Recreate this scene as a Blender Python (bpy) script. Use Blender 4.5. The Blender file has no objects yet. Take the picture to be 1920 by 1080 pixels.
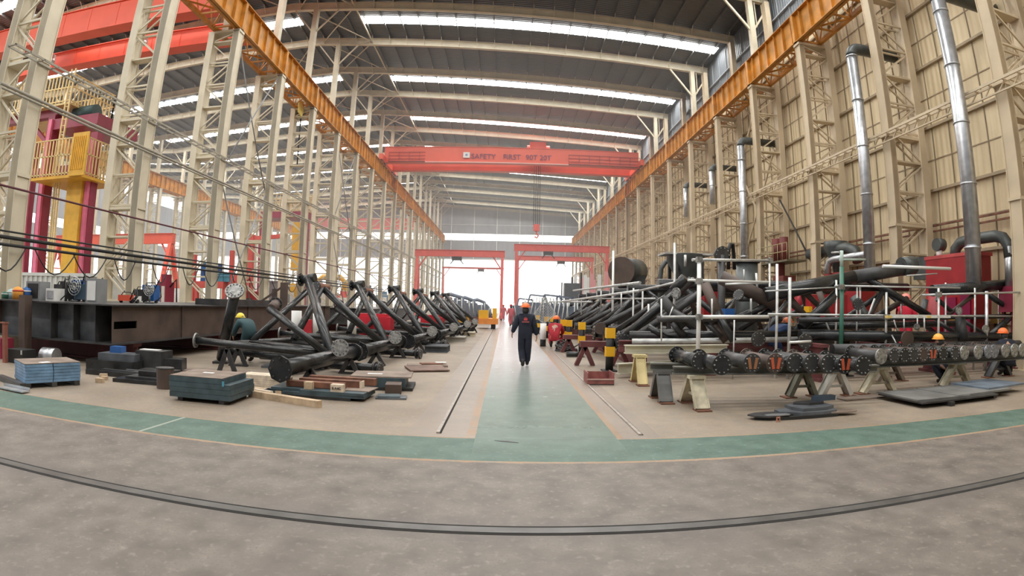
import bpy, math, random
from math import sin, cos, pi, radians, sqrt, hypot
from mathutils import Vector, Matrix
random.seed(7)
S = bpy.context.scene
COL = S.collection

# ------------------------------------------------------------------ camera (wide action-camera lens)
EYE = Vector((0, 0, 1.7))
LF, LK, PITCH, YAW, ROLL = 0.99402784, -0.04721519, 0.0338345, -0.01208378, -0.02147993
RM = (Matrix.Rotation(YAW, 3, 'Z') @ Matrix.Rotation(PITCH, 3, 'X') @ Matrix.Rotation(ROLL, 3, 'Y'))
cd = bpy.data.cameras.new('camera')
cam = bpy.data.objects.new('camera', cd); COL.objects.link(cam)
cd.type = 'PANO'; cd.panorama_type = 'FISHEYE_LENS_POLYNOMIAL'
cd.sensor_width = 36.0; cd.sensor_height = 20.25; cd.sensor_fit = 'HORIZONTAL'
_k = 53.3333333 / (LF * 1000)
cd.fisheye_fov = radians(170)
cd.fisheye_polynomial_k0 = 0.0
cd.fisheye_polynomial_k1 = -_k
cd.fisheye_polynomial_k2 = 0.0
cd.fisheye_polynomial_k3 = -LK * _k ** 3
cd.fisheye_polynomial_k4 = 0.0
cam.location = EYE
cam.rotation_euler = (RM @ Matrix.Rotation(radians(90), 3, 'X')).to_euler()
cd.clip_end = 600
S.camera = cam

def ray(px, py):
    u = (px - 960) / (LF * 1000); v = (540 - py) / (LF * 1000)
    r = hypot(u, v) + 1e-9; th = r + LK * r ** 3
    return RM @ Vector((sin(th) * u / r, cos(th), sin(th) * v / r))
def PY(px, py, Y):
    d = ray(px, py); return EYE + d * (Y / d.y)
def PX(px, py, X):
    d = ray(px, py); return EYE + d * (X / d.x)
def PZ(px, py, z=0.0):
    d = ray(px, py); return EYE + d * ((z - 1.7) / d.z)

# ------------------------------------------------------------------ light and exposure
w = bpy.data.worlds.new('sky'); S.world = w; w.use_nodes = True
bg = w.node_tree.nodes['Background']; bg.inputs[0].default_value = (1.0, .985, .955, 1); bg.inputs[1].default_value = 2.1
S.view_settings.view_transform = 'Standard'; S.view_settings.look = 'None'
S.view_settings.exposure = 0.45; S.view_settings.gamma = 1.0; S.view_settings.use_curve_mapping = False
SKYLIGHT = 20.5
try:
    S.cycles.max_bounces = 6; S.cycles.diffuse_bounces = 4; S.cycles.glossy_bounces = 3
    S.cycles.sample_clamp_indirect = 6.0; S.cycles.caustics_reflective = False; S.cycles.caustics_refractive = False
except Exception: pass

# ------------------------------------------------------------------ materials
MATS = {}
def mat(name, col, rough=.6, metal=0.0, var=.12, scale=2.0, bump=0.0, emit=None, spec=None, col2=None, bscale=None):
    if name in MATS: return MATS[name]
    m = bpy.data.materials.new(name); m.use_nodes = True; nt = m.node_tree; N = nt.nodes; L = nt.links
    b = N['Principled BSDF']; b.inputs['Roughness'].default_value = rough; b.inputs['Metallic'].default_value = metal
    if spec is not None: b.inputs['Specular IOR Level'].default_value = spec
    c = (*col, 1)
    if emit:
        b.inputs['Base Color'].default_value = c
        b.inputs['Emission Color'].default_value = c; b.inputs['Emission Strength'].default_value = emit
    elif var > 0:
        tc = N.new('ShaderNodeTexCoord'); no = N.new('ShaderNodeTexNoise'); no.inputs['Scale'].default_value = scale
        no.inputs['Detail'].default_value = 5; L.new(tc.outputs['Object'], no.inputs['Vector'])
        mx = N.new('ShaderNodeMix'); mx.data_type = 'RGBA'
        d = col2 or tuple(x * (1 - var * 1.6) for x in col)
        e = tuple(min(1, x * (1 + var)) for x in col)
        mr = N.new('ShaderNodeMapRange'); mr.inputs[1].default_value = .32; mr.inputs[2].default_value = .68
        L.new(no.outputs['Fac'], mr.inputs[0]); L.new(mr.outputs[0], mx.inputs['Factor'])
        mx.inputs['A'].default_value = (*d, 1); mx.inputs['B'].default_value = (*e, 1)
        L.new(mx.outputs['Result'], b.inputs['Base Color'])
        if bump:
            bp = N.new('ShaderNodeBump'); bp.inputs['Strength'].default_value = bump
            n2 = N.new('ShaderNodeTexNoise'); n2.inputs['Scale'].default_value = bscale or scale * 6; L.new(tc.outputs['Object'], n2.inputs['Vector'])
            L.new(n2.outputs['Fac'], bp.inputs['Height']); L.new(bp.outputs['Normal'], b.inputs['Normal'])
    else:
        b.inputs['Base Color'].default_value = c
    MATS[name] = m; return m

cream = mat('cream_paint', (.66, .595, .455), .5, var=.06, scale=1.2)
beige = mat('beige_paint', (.62, .51, .36), .55, var=.07, scale=1.0)
orange = mat('orange_paint', (.56, .235, .03), .5, var=.2, scale=1.5)
red = mat('crane_red', (.80, .115, .06), .5, var=.06, scale=.6)
rail_red = mat('gantry_red', (.72, .13, .11), .5, var=.06)
maroon = mat('maroon_paint', (.30, .035, .07), .4, var=.1)
pink = mat('side_lit_maroon', (.72, .17, .28), .5, var=.08)  # lighter copy of the maroon, side light put into the colour
yellow = mat('yellow_paint', (.72, .40, .04), .5, var=.1)
paleyellow = mat('pale_yellow_rail', (.74, .56, .25), .5, var=.08)
black = mat('black_pipe_paint', (.024, .026, .028), .26, var=.35, scale=3)
dgrey = mat('dark_mill_steel', (.06, .06, .062), .42, .3, var=.25, scale=3)
brown = mat('rusty_brown_steel', (.085, .058, .047), .6, var=.22, scale=1.6)
rust = mat('rust_steel', (.20, .085, .05), .7, var=.3, scale=5)
steel = mat('bright_machined_steel', (.33, .33, .32), .38, .6, var=.35, scale=14)
galv = mat('galvanised_steel', (.55, .57, .60), .32, .8, var=.12, scale=4, bump=.15)
silver = mat('scaffold_tube', (.56, .57, .56), .4, .5, var=.15, scale=5)
darkduct = mat('dark_duct', (.09, .1, .1), .4, .3, var=.2)
yblack = mat('black_band', (.02, .02, .02), .5, var=0)
ysign = mat('signal_yellow', (.85, .46, .02), .45, var=.04)
blueplate = mat('blue_plate_paint', (.16, .29, .46), .5, var=.22, scale=5)
teal = mat('teal_plate_edge', (.055, .085, .10), .5, var=.25, scale=5)
platetop = mat('weathered_plate_top', (.24, .185, .15), .7, var=.2, scale=3)
bluegrey = mat('bluegrey_plate', (.11, .12, .135), .5, .2, var=.25, scale=3)
wood = mat('raw_timber', (.52, .39, .26), .75, var=.2, scale=6)
palewood = mat('pale_timber', (.70, .59, .46), .75, var=.15, scale=9)
paper = mat('white_paper', (.85, .84, .82), .7, var=0)
rubber = mat('black_rubber', (.02, .02, .02), .6, var=0)
skin = mat('skin', (.45, .26, .18), .6, var=0)
navy = mat('navy_cloth', (.012, .016, .032), .8, var=.2, scale=8)
redcloth = mat('red_cloth', (.42, .02, .035), .8, var=.15, scale=8)
bluecloth = mat('blue_cloth', (.03, .06, .16), .8, var=.15)
tealcloth = mat('dark_teal_cloth', (.03, .07, .08), .8, var=.15)
orangehat = mat('orange_helmet', (.92, .20, .05), .35, var=0)
yellowhat = mat('yellow_helmet', (.88, .68, .06), .35, var=0)
whitem = mat('white_paint', (.8, .8, .78), .5, var=.05)
blue = mat('blue_paint', (.03, .12, .36), .4, var=.15)
cyan = mat('cyan_paint', (.08, .30, .42), .4, var=.15)
green = mat('green_paint', (.03, .13, .09), .45, var=.1)
dred = mat('machine_red', (.34, .018, .025), .4, var=.12)
greyp = mat('grey_paint', (.25, .26, .27), .5, var=.1)
oxide = mat('red_oxide_beam', (.15, .045, .045), .6, var=.2)

# ------------------------------------------------------------------ mesh helpers
class MB:
    def __init__(s): s.v = []; s.f = []; s.sm = []; s.mi = []; s.cur = 0; s.seg = []
    def add(s, vs, fs, smooth=False):
        n = len(s.v); s.seg.append((n, len(s.f))); s.v += [Vector(p) for p in vs]; s.f += [tuple(i + n for i in f) for f in fs]; s.mi += [s.cur] * len(fs)
        s.sm += [smooth] * len(fs) if isinstance(smooth, bool) else list(smooth); return s
    def box(s, c, d, rz=0, M=None):
        x, y, z = d[0] / 2, d[1] / 2, d[2] / 2
        R = M or Matrix.Rotation(rz, 3, 'Z'); c = Vector(c)
        vs = [c + R @ Vector((i * x, j * y, k * z)) for k in (-1, 1) for j in (-1, 1) for i in (-1, 1)]
        return s.add(vs, [(0, 2, 3, 1), (4, 5, 7, 6), (0, 1, 5, 4), (2, 6, 7, 3), (0, 4, 6, 2), (1, 3, 7, 5)])
    def b2(s, a, b):
        a = Vector(a); b = Vector(b); return s.box((a + b) / 2, [abs(q) for q in (b - a)])
    def bar(s, p, q, w_, h, up=(0, 0, 1)):
        p = Vector(p); q = Vector(q); d = (q - p); l = d.length
        if l < 1e-6: return s
        d /= l; up = Vector(up)
        if abs(d.dot(up)) > .98: up = Vector((0, 1, 0)) if abs(d.y) < .9 else Vector((1, 0, 0))
        x = d.cross(up).normalized(); z = x.cross(d)
        M = Matrix((x, d, z)).transposed()
        return s.box((p + q) / 2, (w_, l, h), M=M)
    def tube(s, p, q, r, n=10, r2=None, caps=True):
        p = Vector(p); q = Vector(q); d = (q - p).normalized(); r2 = r if r2 is None else r2
        a = Vector((0, 0, 1)) if abs(d.z) < .9 else Vector((1, 0, 0))
        x = d.cross(a).normalized(); y = x.cross(d)
        vs = [c + (x * cos(2 * pi * i / n) + y * sin(2 * pi * i / n)) * rr for c, rr in ((p, r), (q, r2)) for i in range(n)]
        fs = [(i, (i + 1) % n, n + (i + 1) % n, n + i) for i in range(n)]; sm = [True] * n
        if caps: fs += [tuple(range(n - 1, -1, -1)), tuple(range(n, 2 * n))]; sm += [False, False]
        return s.add(vs, fs, sm)
    def path(s, pts, r, n=10):
        pts = [Vector(p) for p in pts]; k = len(pts); rings = []; prev = None
        for i, p in enumerate(pts):
            d = ((pts[min(i + 1, k - 1)] - pts[max(i - 1, 0)])).normalized()
            if prev is None:
                a = Vector((0, 0, 1)) if abs(d.z) < .9 else Vector((1, 0, 0)); x = d.cross(a).normalized()
            else: x = (prev - d * prev.dot(d)).normalized()
            prev = x; y = x.cross(d)
            rr = r[i] if isinstance(r, (list, tuple)) else r
            rings.append([p + (x * cos(2 * pi * j / n) + y * sin(2 * pi * j / n)) * rr for j in range(n)])
        vs = [v for R in rings for v in R]
        fs = [(i * n + j, i * n + (j + 1) % n, (i + 1) * n + (j + 1) % n, (i + 1) * n + j) for i in range(k - 1) for j in range(n)]
        sm = [True] * len(fs); fs += [tuple(range(n - 1, -1, -1)), tuple(range((k - 1) * n, k * n))]; sm += [False, False]
        return s.add(vs, fs, sm)
    def prism(s, poly, z0, z1):
        n = len(poly); vs = [(x, y, z0) for x, y in poly] + [(x, y, z1) for x, y in poly]
        return s.add(vs, [tuple(range(n - 1, -1, -1)), tuple(range(n, 2 * n))] + [(i, (i + 1) % n, n + (i + 1) % n, n + i) for i in range(n)])
    def lathe(s, c, prof, n=16, axis=(0, 0, 1)):
        c = Vector(c); ax = Vector(axis).normalized(); a = Vector((1, 0, 0)) if abs(ax.x) < .9 else Vector((0, 1, 0))
        x = ax.cross(a).normalized(); y = ax.cross(x); k = len(prof)
        vs = [c + ax * h + (x * cos(2 * pi * j / n) + y * sin(2 * pi * j / n)) * r for r, h in prof for j in range(n)]
        fs = [(i * n + j, i * n + (j + 1) % n, (i + 1) * n + (j + 1) % n, (i + 1) * n + j) for i in range(k - 1) for j in range(n)]
        return s.add(vs, fs, True)
    def each(s, name, m, parent):                # every added piece becomes a part of its own
        ends = s.seg[1:] + [(len(s.v), len(s.f))]
        for (v0, f0), (v1, f1) in zip(s.seg, ends):
            q = MB(); q.add(s.v[v0:v1], [tuple(i - v0 for i in f) for f in s.f[f0:f1]], s.sm[f0:f1]); q.build(name, m, parent)
    def build(s, name, m, parent=None, base=None, m2=None):
        me = bpy.data.meshes.new(name); off = Vector((0, 0, 0))
        if parent is not None: off = ORG.get(parent.name, Vector((0, 0, 0)))
        elif base is not None: off = Vector(base)
        elif s.v:
            xs = [v.x for v in s.v]; ys = [v.y for v in s.v]; zs = [v.z for v in s.v]
            off = Vector(((min(xs) + max(xs)) / 2, (min(ys) + max(ys)) / 2, min(zs)))
        me.from_pydata([v - off for v in s.v], [], s.f); me.polygons.foreach_set('use_smooth', s.sm)
        if m2: me.polygons.foreach_set('material_index', s.mi)
        me.update()
        o = bpy.data.objects.new(name, me); COL.objects.link(o); me.materials.append(m)
        if m2: me.materials.append(m2)
        if parent is not None: o.parent = parent
        else: o.location = off
        ORG[o.name] = off; return o
ORG = {}
def tag(o, label, cat, group=None, kind=None):
    o['label'] = label; o['category'] = cat
    if group: o['group'] = group
    if kind: o['kind'] = kind
    return o
def thing(name, label, cat, loc=(0, 0, 0), group=None):
    o = bpy.data.objects.new(name, None); COL.objects.link(o); o.empty_display_size = .2
    o.location = loc; ORG[o.name] = Vector(loc); return tag(o, label, cat, group)
def struct(name, mb, m):
    o = mb.build(name, m, base=(0, 0, 0)); o['kind'] = 'structure'; return o
def dup(root, delta, label=None, rz=None):
    r = root.copy(); COL.objects.link(r); r.location = root.location + Vector(delta)
    if rz is not None: r.rotation_euler = (0, 0, rz)
    if label: r['label'] = label
    ORG[r.name] = ORG.get(root.name, Vector()) + Vector(delta)
    for ch in root.children:
        c = ch.copy(); COL.objects.link(c); c.parent = r
        for g in ch.children:
            d = g.copy(); COL.objects.link(d); d.parent = c
    return r
ORD = ['first', 'second', 'third', 'fourth', 'fifth', 'sixth', 'seventh', 'eighth', 'ninth', 'tenth', 'eleventh', 'twelfth',
       'thirteenth', 'fourteenth', 'fifteenth', 'sixteenth', 'seventeenth', 'eighteenth', 'nineteenth', 'twentieth', 'twenty-first']

# ================================================================== SETTING
Y0, PITCHY, NB = 11.5, 6.0, 19          # column rows
YS = [Y0 + PITCHY * k for k in range(NB)]
YEND = 119.5
def zr(x):                               # underside of the roof beams
    if x > -17: return 23.1 - .058 * x
    if x > -47.5: return 24.086 + .064 * (x + 17)
    return 22.13 - .064 * (x + 47.5) * .8

# ---- floor
def floor_material():
    m = bpy.data.materials.new('shop_floor'); m.use_nodes = True; nt = m.node_tree; N = nt.nodes; L = nt.links
    b = N['Principled BSDF']; ge = N.new('ShaderNodeNewGeometry'); sp = N.new('ShaderNodeSeparateXYZ'); L.new(ge.outputs['Position'], sp.inputs[0])
    X, Y = sp.outputs[0], sp.outputs[1]
    def mt(op, a, bb=None, c=None):
        n = N.new('ShaderNodeMath'); n.operation = op
        for i, q in enumerate((a, bb, c)):
            if q is None: continue
            if isinstance(q, (int, float)): n.inputs[i].default_value = q
            else: L.new(q, n.inputs[i])
        return n.outputs[0]
    def noise(sc, det=4, vec=None, rough=.5):
        n = N.new('ShaderNodeTexNoise'); n.inputs['Scale'].default_value = sc; n.inputs['Detail'].default_value = det; n.inputs['Roughness'].default_value = rough
        L.new(vec or ge.outputs['Position'], n.inputs['Vector']); return n.outputs['Fac']
    def mix(f, a, c):
        n = N.new('ShaderNodeMix'); n.data_type = 'RGBA'
        if isinstance(f, (int, float)): n.inputs['Factor'].default_value = f
        else: L.new(f, n.inputs['Factor'])
        for k, q in (('A', a), ('B', c)):
            if isinstance(q, tuple): n.inputs[k].default_value = (*q, 1)
            else: L.new(q, n.inputs[k])
        return n.outputs['Result']
    def ramp(v, a, c):
        n = N.new('ShaderNodeMapRange'); n.inputs[1].default_value = a; n.inputs[2].default_value = c; L.new(v, n.inputs[0]); return n.outputs[0]
    def band(v, a, c): return mt('MULTIPLY', mt('GREATER_THAN', v, a), mt('LESS_THAN', v, c))
    def sub(v, d): return mt('SUBTRACT', v, d)
    big, mid, fine, grit = noise(.55, 5), noise(3.2, 6), noise(16, 5), noise(46, 3)
    wob = mt('MULTIPLY', sub(noise(9, 3), .5), .03)
    Xw, Yw = mt('ADD', X, wob), mt('ADD', Y, wob)
    con = mix(ramp(big, .35, .65), (.215, .17, .128), (.31, .25, .19))
    con = mix(mt('MULTIPLY', ramp(mid, .45, .7), .55), con, (.215, .19, .165))
    con = mix(mt('MULTIPLY', ramp(fine, .55, .75), .35), con, (.44, .39, .33))
    # the concrete on this side of the walkway is greyer and stained with tyre marks
    near = mt('LESS_THAN', Yw, 5.6)
    gcon = mix(ramp(mid, .3, .7), (.105, .090, .078), (.205, .178, .153))
    gcon = mix(mt('MULTIPLY', ramp(grit, .54, .66), .6), gcon, (.12, .105, .10))
    gcon = mix(mt('MULTIPLY', ramp(fine, .56, .72), .4), gcon, (.31, .28, .245))
    gcon = mix(mt('MULTIPLY', ramp(noise(.9, 4), .5, .68), .5), gcon, (.15, .125, .115))
    con = mix(near, con, gcon)
    # green walkway, crossing band and aisle, with orange edging
    bandm = band(Yw, 5.66, 6.64)
    aislem = mt('MULTIPLY', band(Xw, -.35, 1.49), mt('GREATER_THAN', Y, 6.4))
    grn = mt('MAXIMUM', bandm, aislem)
    edge = mt('MAXIMUM', band(Yw, 5.59, 5.67), mt('MULTIPLY', band(Yw, 6.62, 6.68), sub(1.0, aislem)))
    edge = mt('MAXIMUM', edge, mt('MULTIPLY', mt('MAXIMUM', band(Xw, -.47, -.35), band(Xw, 1.49, 1.58)), mt('GREATER_THAN', Y, 6.62)))
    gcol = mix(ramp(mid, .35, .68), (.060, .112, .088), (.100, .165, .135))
    gcol = mix(mt('MULTIPLY', mt('MULTIPLY', aislem, ramp(Y, 6.2, 8.5)), .5), gcol, (.20, .275, .24))  # aisle green raised along its length, doorway light reflected there painted in
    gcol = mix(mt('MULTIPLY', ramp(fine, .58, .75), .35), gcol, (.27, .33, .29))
    washed = mt('MULTIPLY', ramp(Y, 9.0, 17.0), .85)  # far aisle washed pale, the bright doorway's reflection put into the colour
    gcol = mix(washed, gcol, (.50, .47, .48))
    col = mix(mt('MULTIPLY', edge, mt('MULTIPLY', ramp(mid, .35, .6), .55)), con, (.40, .22, .10))
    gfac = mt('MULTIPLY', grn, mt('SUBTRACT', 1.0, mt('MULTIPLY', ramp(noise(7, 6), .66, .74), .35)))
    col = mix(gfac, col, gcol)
    # pale joint across the green band on the left
    jl = mt('ABSOLUTE', mt('SUBTRACT', mt('ADD', X, mt('MULTIPLY', Y, -.05)), -4.83))
    col = mix(mt('MULTIPLY', mt('LESS_THAN', jl, .025), mt('MULTIPLY', bandm, .6)), col, (.42, .44, .38))
    # greyer strips either side of the aisle carrying the rails
    strip = mt('MULTIPLY', mt('MAXIMUM', band(Xw, -1.25, -.47), band(Xw, 1.58, 2.1)), mt('GREATER_THAN', Y, 6.68))
    col = mix(mt('MULTIPLY', strip, .45), col, (.30, .27, .25))
    # grime band beside the cross rail
    gr = mt('SUBTRACT', 1.0, mt('MULTIPLY', mt('ABSOLUTE', sub(Yw, 3.81)), 3.2))
    col = mix(mt('MULTIPLY', mt('MAXIMUM', gr, 0.0), .55), col, (.11, .10, .095))
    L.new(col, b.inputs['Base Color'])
    aw = mt('MAXIMUM', mt('MULTIPLY', band(X, -.35, 1.49), ramp(Y, 5.7, 7.5)), mt('MULTIPLY', mt('MULTIPLY', band(X, -1.25, 2.1), mt('GREATER_THAN', Y, 6.68)), .8))
    rg = mt('SUBTRACT', mt('ADD', .48, mt('MULTIPLY', mid, .12)), mt('MULTIPLY', aw, .29))
    L.new(rg, b.inputs['Roughness'])
    bp = N.new('ShaderNodeBump'); bp.inputs['Strength'].default_value = .12; bp.inputs['Distance'].default_value = .02
    L.new(mt('ADD', mt('MULTIPLY', fine, .5), mid), bp.inputs['Height']); L.new(bp.outputs['Normal'], b.inputs['Normal'])
    return m
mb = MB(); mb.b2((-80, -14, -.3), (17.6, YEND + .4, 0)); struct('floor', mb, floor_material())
outm = mat('outside_paving', (.55, .54, .50), .9, var=.05, scale=.3)
mb = MB(); mb.b2((-260, YEND + .4, -.35), (200, 420, -.05)); mb.b2((-260, -14, -.35), (-80, YEND + .4, -.05)); struct('trim_9', mb, outm)

# ---- roof sheeting, purlins, skylights
roofm = bpy.data.materials.new('roof_sheet'); roofm.use_nodes = True
nt = roofm.node_tree; b = nt.nodes['Principled BSDF']; b.inputs['Roughness'].default_value = .45; b.inputs['Metallic'].default_value = .25
ge = nt.nodes.new('ShaderNodeNewGeometry'); sp = nt.nodes.new('ShaderNodeSeparateXYZ'); nt.links.new(ge.outputs['Position'], sp.inputs[0])
def nm(op, a, bb):
    n = nt.nodes.new('ShaderNodeMath'); n.operation = op
    for i, q in enumerate((a, bb)):
        if isinstance(q, (int, float)): n.inputs[i].default_value = q
        else: nt.links.new(q, n.inputs[i])
    return n.outputs[0]
wv = nm('SINE', nm('MULTIPLY', sp.outputs[1], 2 * pi / .25), 0)
bp = nt.nodes.new('ShaderNodeBump'); bp.inputs['Strength'].default_value = .5; bp.inputs['Distance'].default_value = .03
nt.links.new(wv, bp.inputs['Height']); nt.links.new(bp.outputs['Normal'], b.inputs['Normal'])
nn = nt.nodes.new('ShaderNodeTexNoise'); nn.inputs['Scale'].default_value = .25; nt.links.new(ge.outputs['Position'], nn.inputs['Vector'])
mx = nt.nodes.new('ShaderNodeMix'); mx.data_type = 'RGBA'; mx.inputs['A'].default_value = (.085, .092, .10, 1); mx.inputs['B'].default_value = (.15, .158, .168, 1)
nt.links.new(nn.outputs['Fac'], mx.inputs['Factor']); nt.links.new(mx.outputs['Result'], b.inputs['Base Color'])
RX = [17.6, -17, -47.5, -78]
mb = MB(); up = .85
for a, c in zip(RX[:-1], RX[1:]):
    za, zc = zr(a) + up, zr(c) + up
    mb.add([(a, -14, za), (a, YEND + .3, za), (c, YEND + .3, zc), (c, -14, zc), (a, -14, za + .08), (a, YEND + .3, za + .08), (c, YEND + .3, zc + .08), (c, -14, zc + .08)],
           [(0, 1, 2, 3), (7, 6, 5, 4), (0, 4, 5, 1), (3, 2, 6, 7), (1, 5, 6, 2), (0, 3, 7, 4)])
struct('ceiling', mb, roofm)
purl = mat('purlin_paint', (.14, .14, .14), .6, var=.1)
mb = MB(); x = 16.6
while x > -77:
    z = zr(x) + up - .11
    mb.b2((x - .035, 20, z - .1), (x + .035, YEND, z + .1)); x -= 1.5
struct('trim_1', mb, purl)
skym = mat('skylight_sheet', (1.0, .99, .95), .5, emit=SKYLIGHT, var=0)
sk = 0
for k in range(-3, 8):
    y = 26.5 + 12 * k
    for a, c in ((16.9, -12.2), (-17.6, -47.0), (-48.5, -77)):
        sk += 1; mb = MB(); wd = .58
        za, zc = zr(a) + up - .03, zr(c) + up - .03
        mb.add([(a, y - wd, za), (a, y + wd, za), (c, y + wd, zc), (c, y - wd, zc)], [(0, 3, 2, 1)])
        struct('window_%d' % sk, mb, skym)

# ---- right wall: ribbed beige sheeting with girts, grey sheeting above the runway
def ribbed(name, c1, c2, ax=1, per=.3, stain=.3):
    m = bpy.data.materials.new(name); m.use_nodes = True; t = m.node_tree; N = t.nodes; L = t.links
    b = N['Principled BSDF']; b.inputs['Roughness'].default_value = .5
    g = N.new('ShaderNodeNewGeometry'); s_ = N.new('ShaderNodeSeparateXYZ'); L.new(g.outputs['Position'], s_.inputs[0])
    m1 = N.new('ShaderNodeMath'); m1.operation = 'MULTIPLY'; m1.inputs[1].default_value = 2 * pi / per; L.new(s_.outputs[ax], m1.inputs[0])
    m2 = N.new('ShaderNodeMath'); m2.operation = 'SINE'; L.new(m1.outputs[0], m2.inputs[0])
    bp = N.new('ShaderNodeBump'); bp.inputs['Strength'].default_value = .6; bp.inputs['Distance'].default_value = .03
    L.new(m2.outputs[0], bp.inputs['Height']); L.new(bp.outputs['Normal'], b.inputs['Normal'])
    mp = N.new('ShaderNodeMapping'); mp.inputs['Scale'].default_value = (1, 1.2, .25); L.new(g.outputs['Position'], mp.inputs[0])
    no = N.new('ShaderNodeTexNoise'); no.inputs['Scale'].default_value = 1.1; no.inputs['Detail'].default_value = 6; L.new(mp.outputs[0], no.inputs['Vector'])
    mr = N.new('ShaderNodeMapRange'); mr.inputs[1].default_value = .35; mr.inputs[2].default_value = .7; L.new(no.outputs['Fac'], mr.inputs[0])
    mx = N.new('ShaderNodeMix'); mx.data_type = 'RGBA'; mx.inputs['A'].default_value = (*c1, 1); mx.inputs['B'].default_value = (*c2, 1)
    L.new(mr.outputs[0], mx.inputs['Factor']); L.new(mx.outputs['Result'], b.inputs['Base Color']); return m
wallm = ribbed('beige_wall_sheet', (.80, .665, .44), (.64, .52, .33))
greyw = ribbed('grey_wall_sheet', (.20, .22, .245), (.16, .18, .205))
WX = 17.3
mb = MB(); mb.b2((WX, -14, -.1), (WX + .12, YEND, 18.4)); struct('wall_right', mb, wallm)
mb = MB(); mb.b2((WX - .02, -14, 18.4), (WX + .1, YEND, 23.2)); struct('wall_upper', mb, greyw)
girt = mat('wall_girt', (.40, .32, .22), .6, var=.1)
mb = MB(); z = 1.3; i = 0
while z < 18.3:
    mb.b2((WX - (.16 if i % 2 == 0 else .03), 6, z - .04), (WX, YEND, z + (.07 if i % 2 == 0 else 0))); z += 1.32; i += 1
struct('trim_2', mb, girt)
seam = mat('wall_seam', (.30, .24, .165), .6, var=.1)
mb = MB(); y = 7.0
while y < YEND: mb.b2((WX - .05, y - .02, 0), (WX, y + .02, 18.3)); y += .98 if y < 60 else 2.0
struct('trim_3', mb, seam)
mb = MB(); mb.b2((WX - .25, 8, 18.3), (WX - .02, YEND, 18.75)); mb.b2((WX - .2, 8, 20.6), (WX - .02, YEND, 20.7))
y = 12.0
while y < YEND: mb.b2((WX - .07, y - .03, 18.7), (WX, y + .03, 22.6)); y += 1.5
struct('trim_4', mb, mat('grey_frame', (.36, .39, .42), .5, var=.1))

# ---- far end wall with strip window above the open doorways
endm = ribbed('end_wall_sheet', (.33, .335, .36), (.27, .275, .30), ax=0, per=1.3)
mb = MB(); mb.b2((-78, YEND, 12.0), (17.3, YEND + .15, 16.35)); mb.b2((-78, YEND, 17.9), (17.3, YEND + .15, 25.6)); struct('wall_back', mb, endm)
winm = mat('strip_window', (1, .99, .95), .5, emit=1.3, var=0)
mb = MB(); mb.b2((-78, YEND + .05, 16.35), (17.3, YEND + .1, 17.9)); struct('window_40', mb, winm)
mb = MB(); x = -74.9
while x < 17: mb.b2((x - .07, YEND - .15, 12), (x + .07, YEND, 24)); x += 5.19
mb.b2((-78, YEND - .1, 19.9), (17.3, YEND, 20.0)); mb.b2((-78, YEND - .12, 11.9), (17.3, YEND, 12.15))
struct('trim_5', mb, whitem)
# far left side wall, open below, strip windows
mb = MB(); mb.b2((-78.3, -14, 9), (-78, YEND, 13)); mb.b2((-78.3, -14, 14.6), (-78, YEND, 22)); mb.b2((-78.3, -14, 0), (-78, YEND, 2.6)); struct('wall_left', mb, endm)
mb = MB(); mb.b2((-78, -14.15, 0), (17.3, -14, 25.6)); struct('wall_front', mb, endm)  # unseen wall behind the camera, added to cut fill light from there

# ---- cross rail in the foreground and the two aisle rails
railm = mat('worn_rail_steel', (.115, .112, .108), .4, .3, var=.2, scale=3)
raildark = mat('rail_groove', (.012, .011, .01), .9, var=0)
t = thing('floor_rail', 'dark grooved steel rail crossing the concrete in the foreground', 'rail', (0, 3.8, 0))
rt = Matrix.Rotation(radians(.0), 3, 'Z')
MB().b2((-16, 3.762, -.02), (16, 3.862, .006)).build('rail_head', railm, t)
mb = MB(); mb.b2((-16, 3.727, -.02), (16, 3.762, .003)); mb.b2((-16, 3.862, -.02), (16, 3.893, .003)); mb.build('groove', raildark, t)
for nm_, x0, lab in (('floor_rail', -.85, 'narrow steel rail sunk in the floor left of the green aisle'), ('floor_rail', 1.84, 'narrow steel rail sunk in the floor right of the green aisle')):
    t = thing(nm_, lab, 'rail', (x0, 40, 0))
    MB().b2((x0 - .022, 6.85, -.02), (x0 + .022, 100, .02)).build('rail_head', mat('aisle_rail_steel', (.42, .38, .34), .35, .4, var=.2, scale=6), t)
    mb = MB(); mb.b2((x0 + .022, 6.85, -.02), (x0 + .045, 100, .004)); mb.build('groove', raildark, t)
t = thing('floor_stain', 'small dark scuffed patch on the green paint near the crossing', 'mark', (.2, 6.55, 0))
mb = MB(); mb.prism([(-.02, 6.52), (.1, 6.49), (.2, 6.47), (.17, 6.5), (.05, 6.56), (-.1, 6.56)], .001, .004); mb.build('scuff', dgrey, t)

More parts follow.
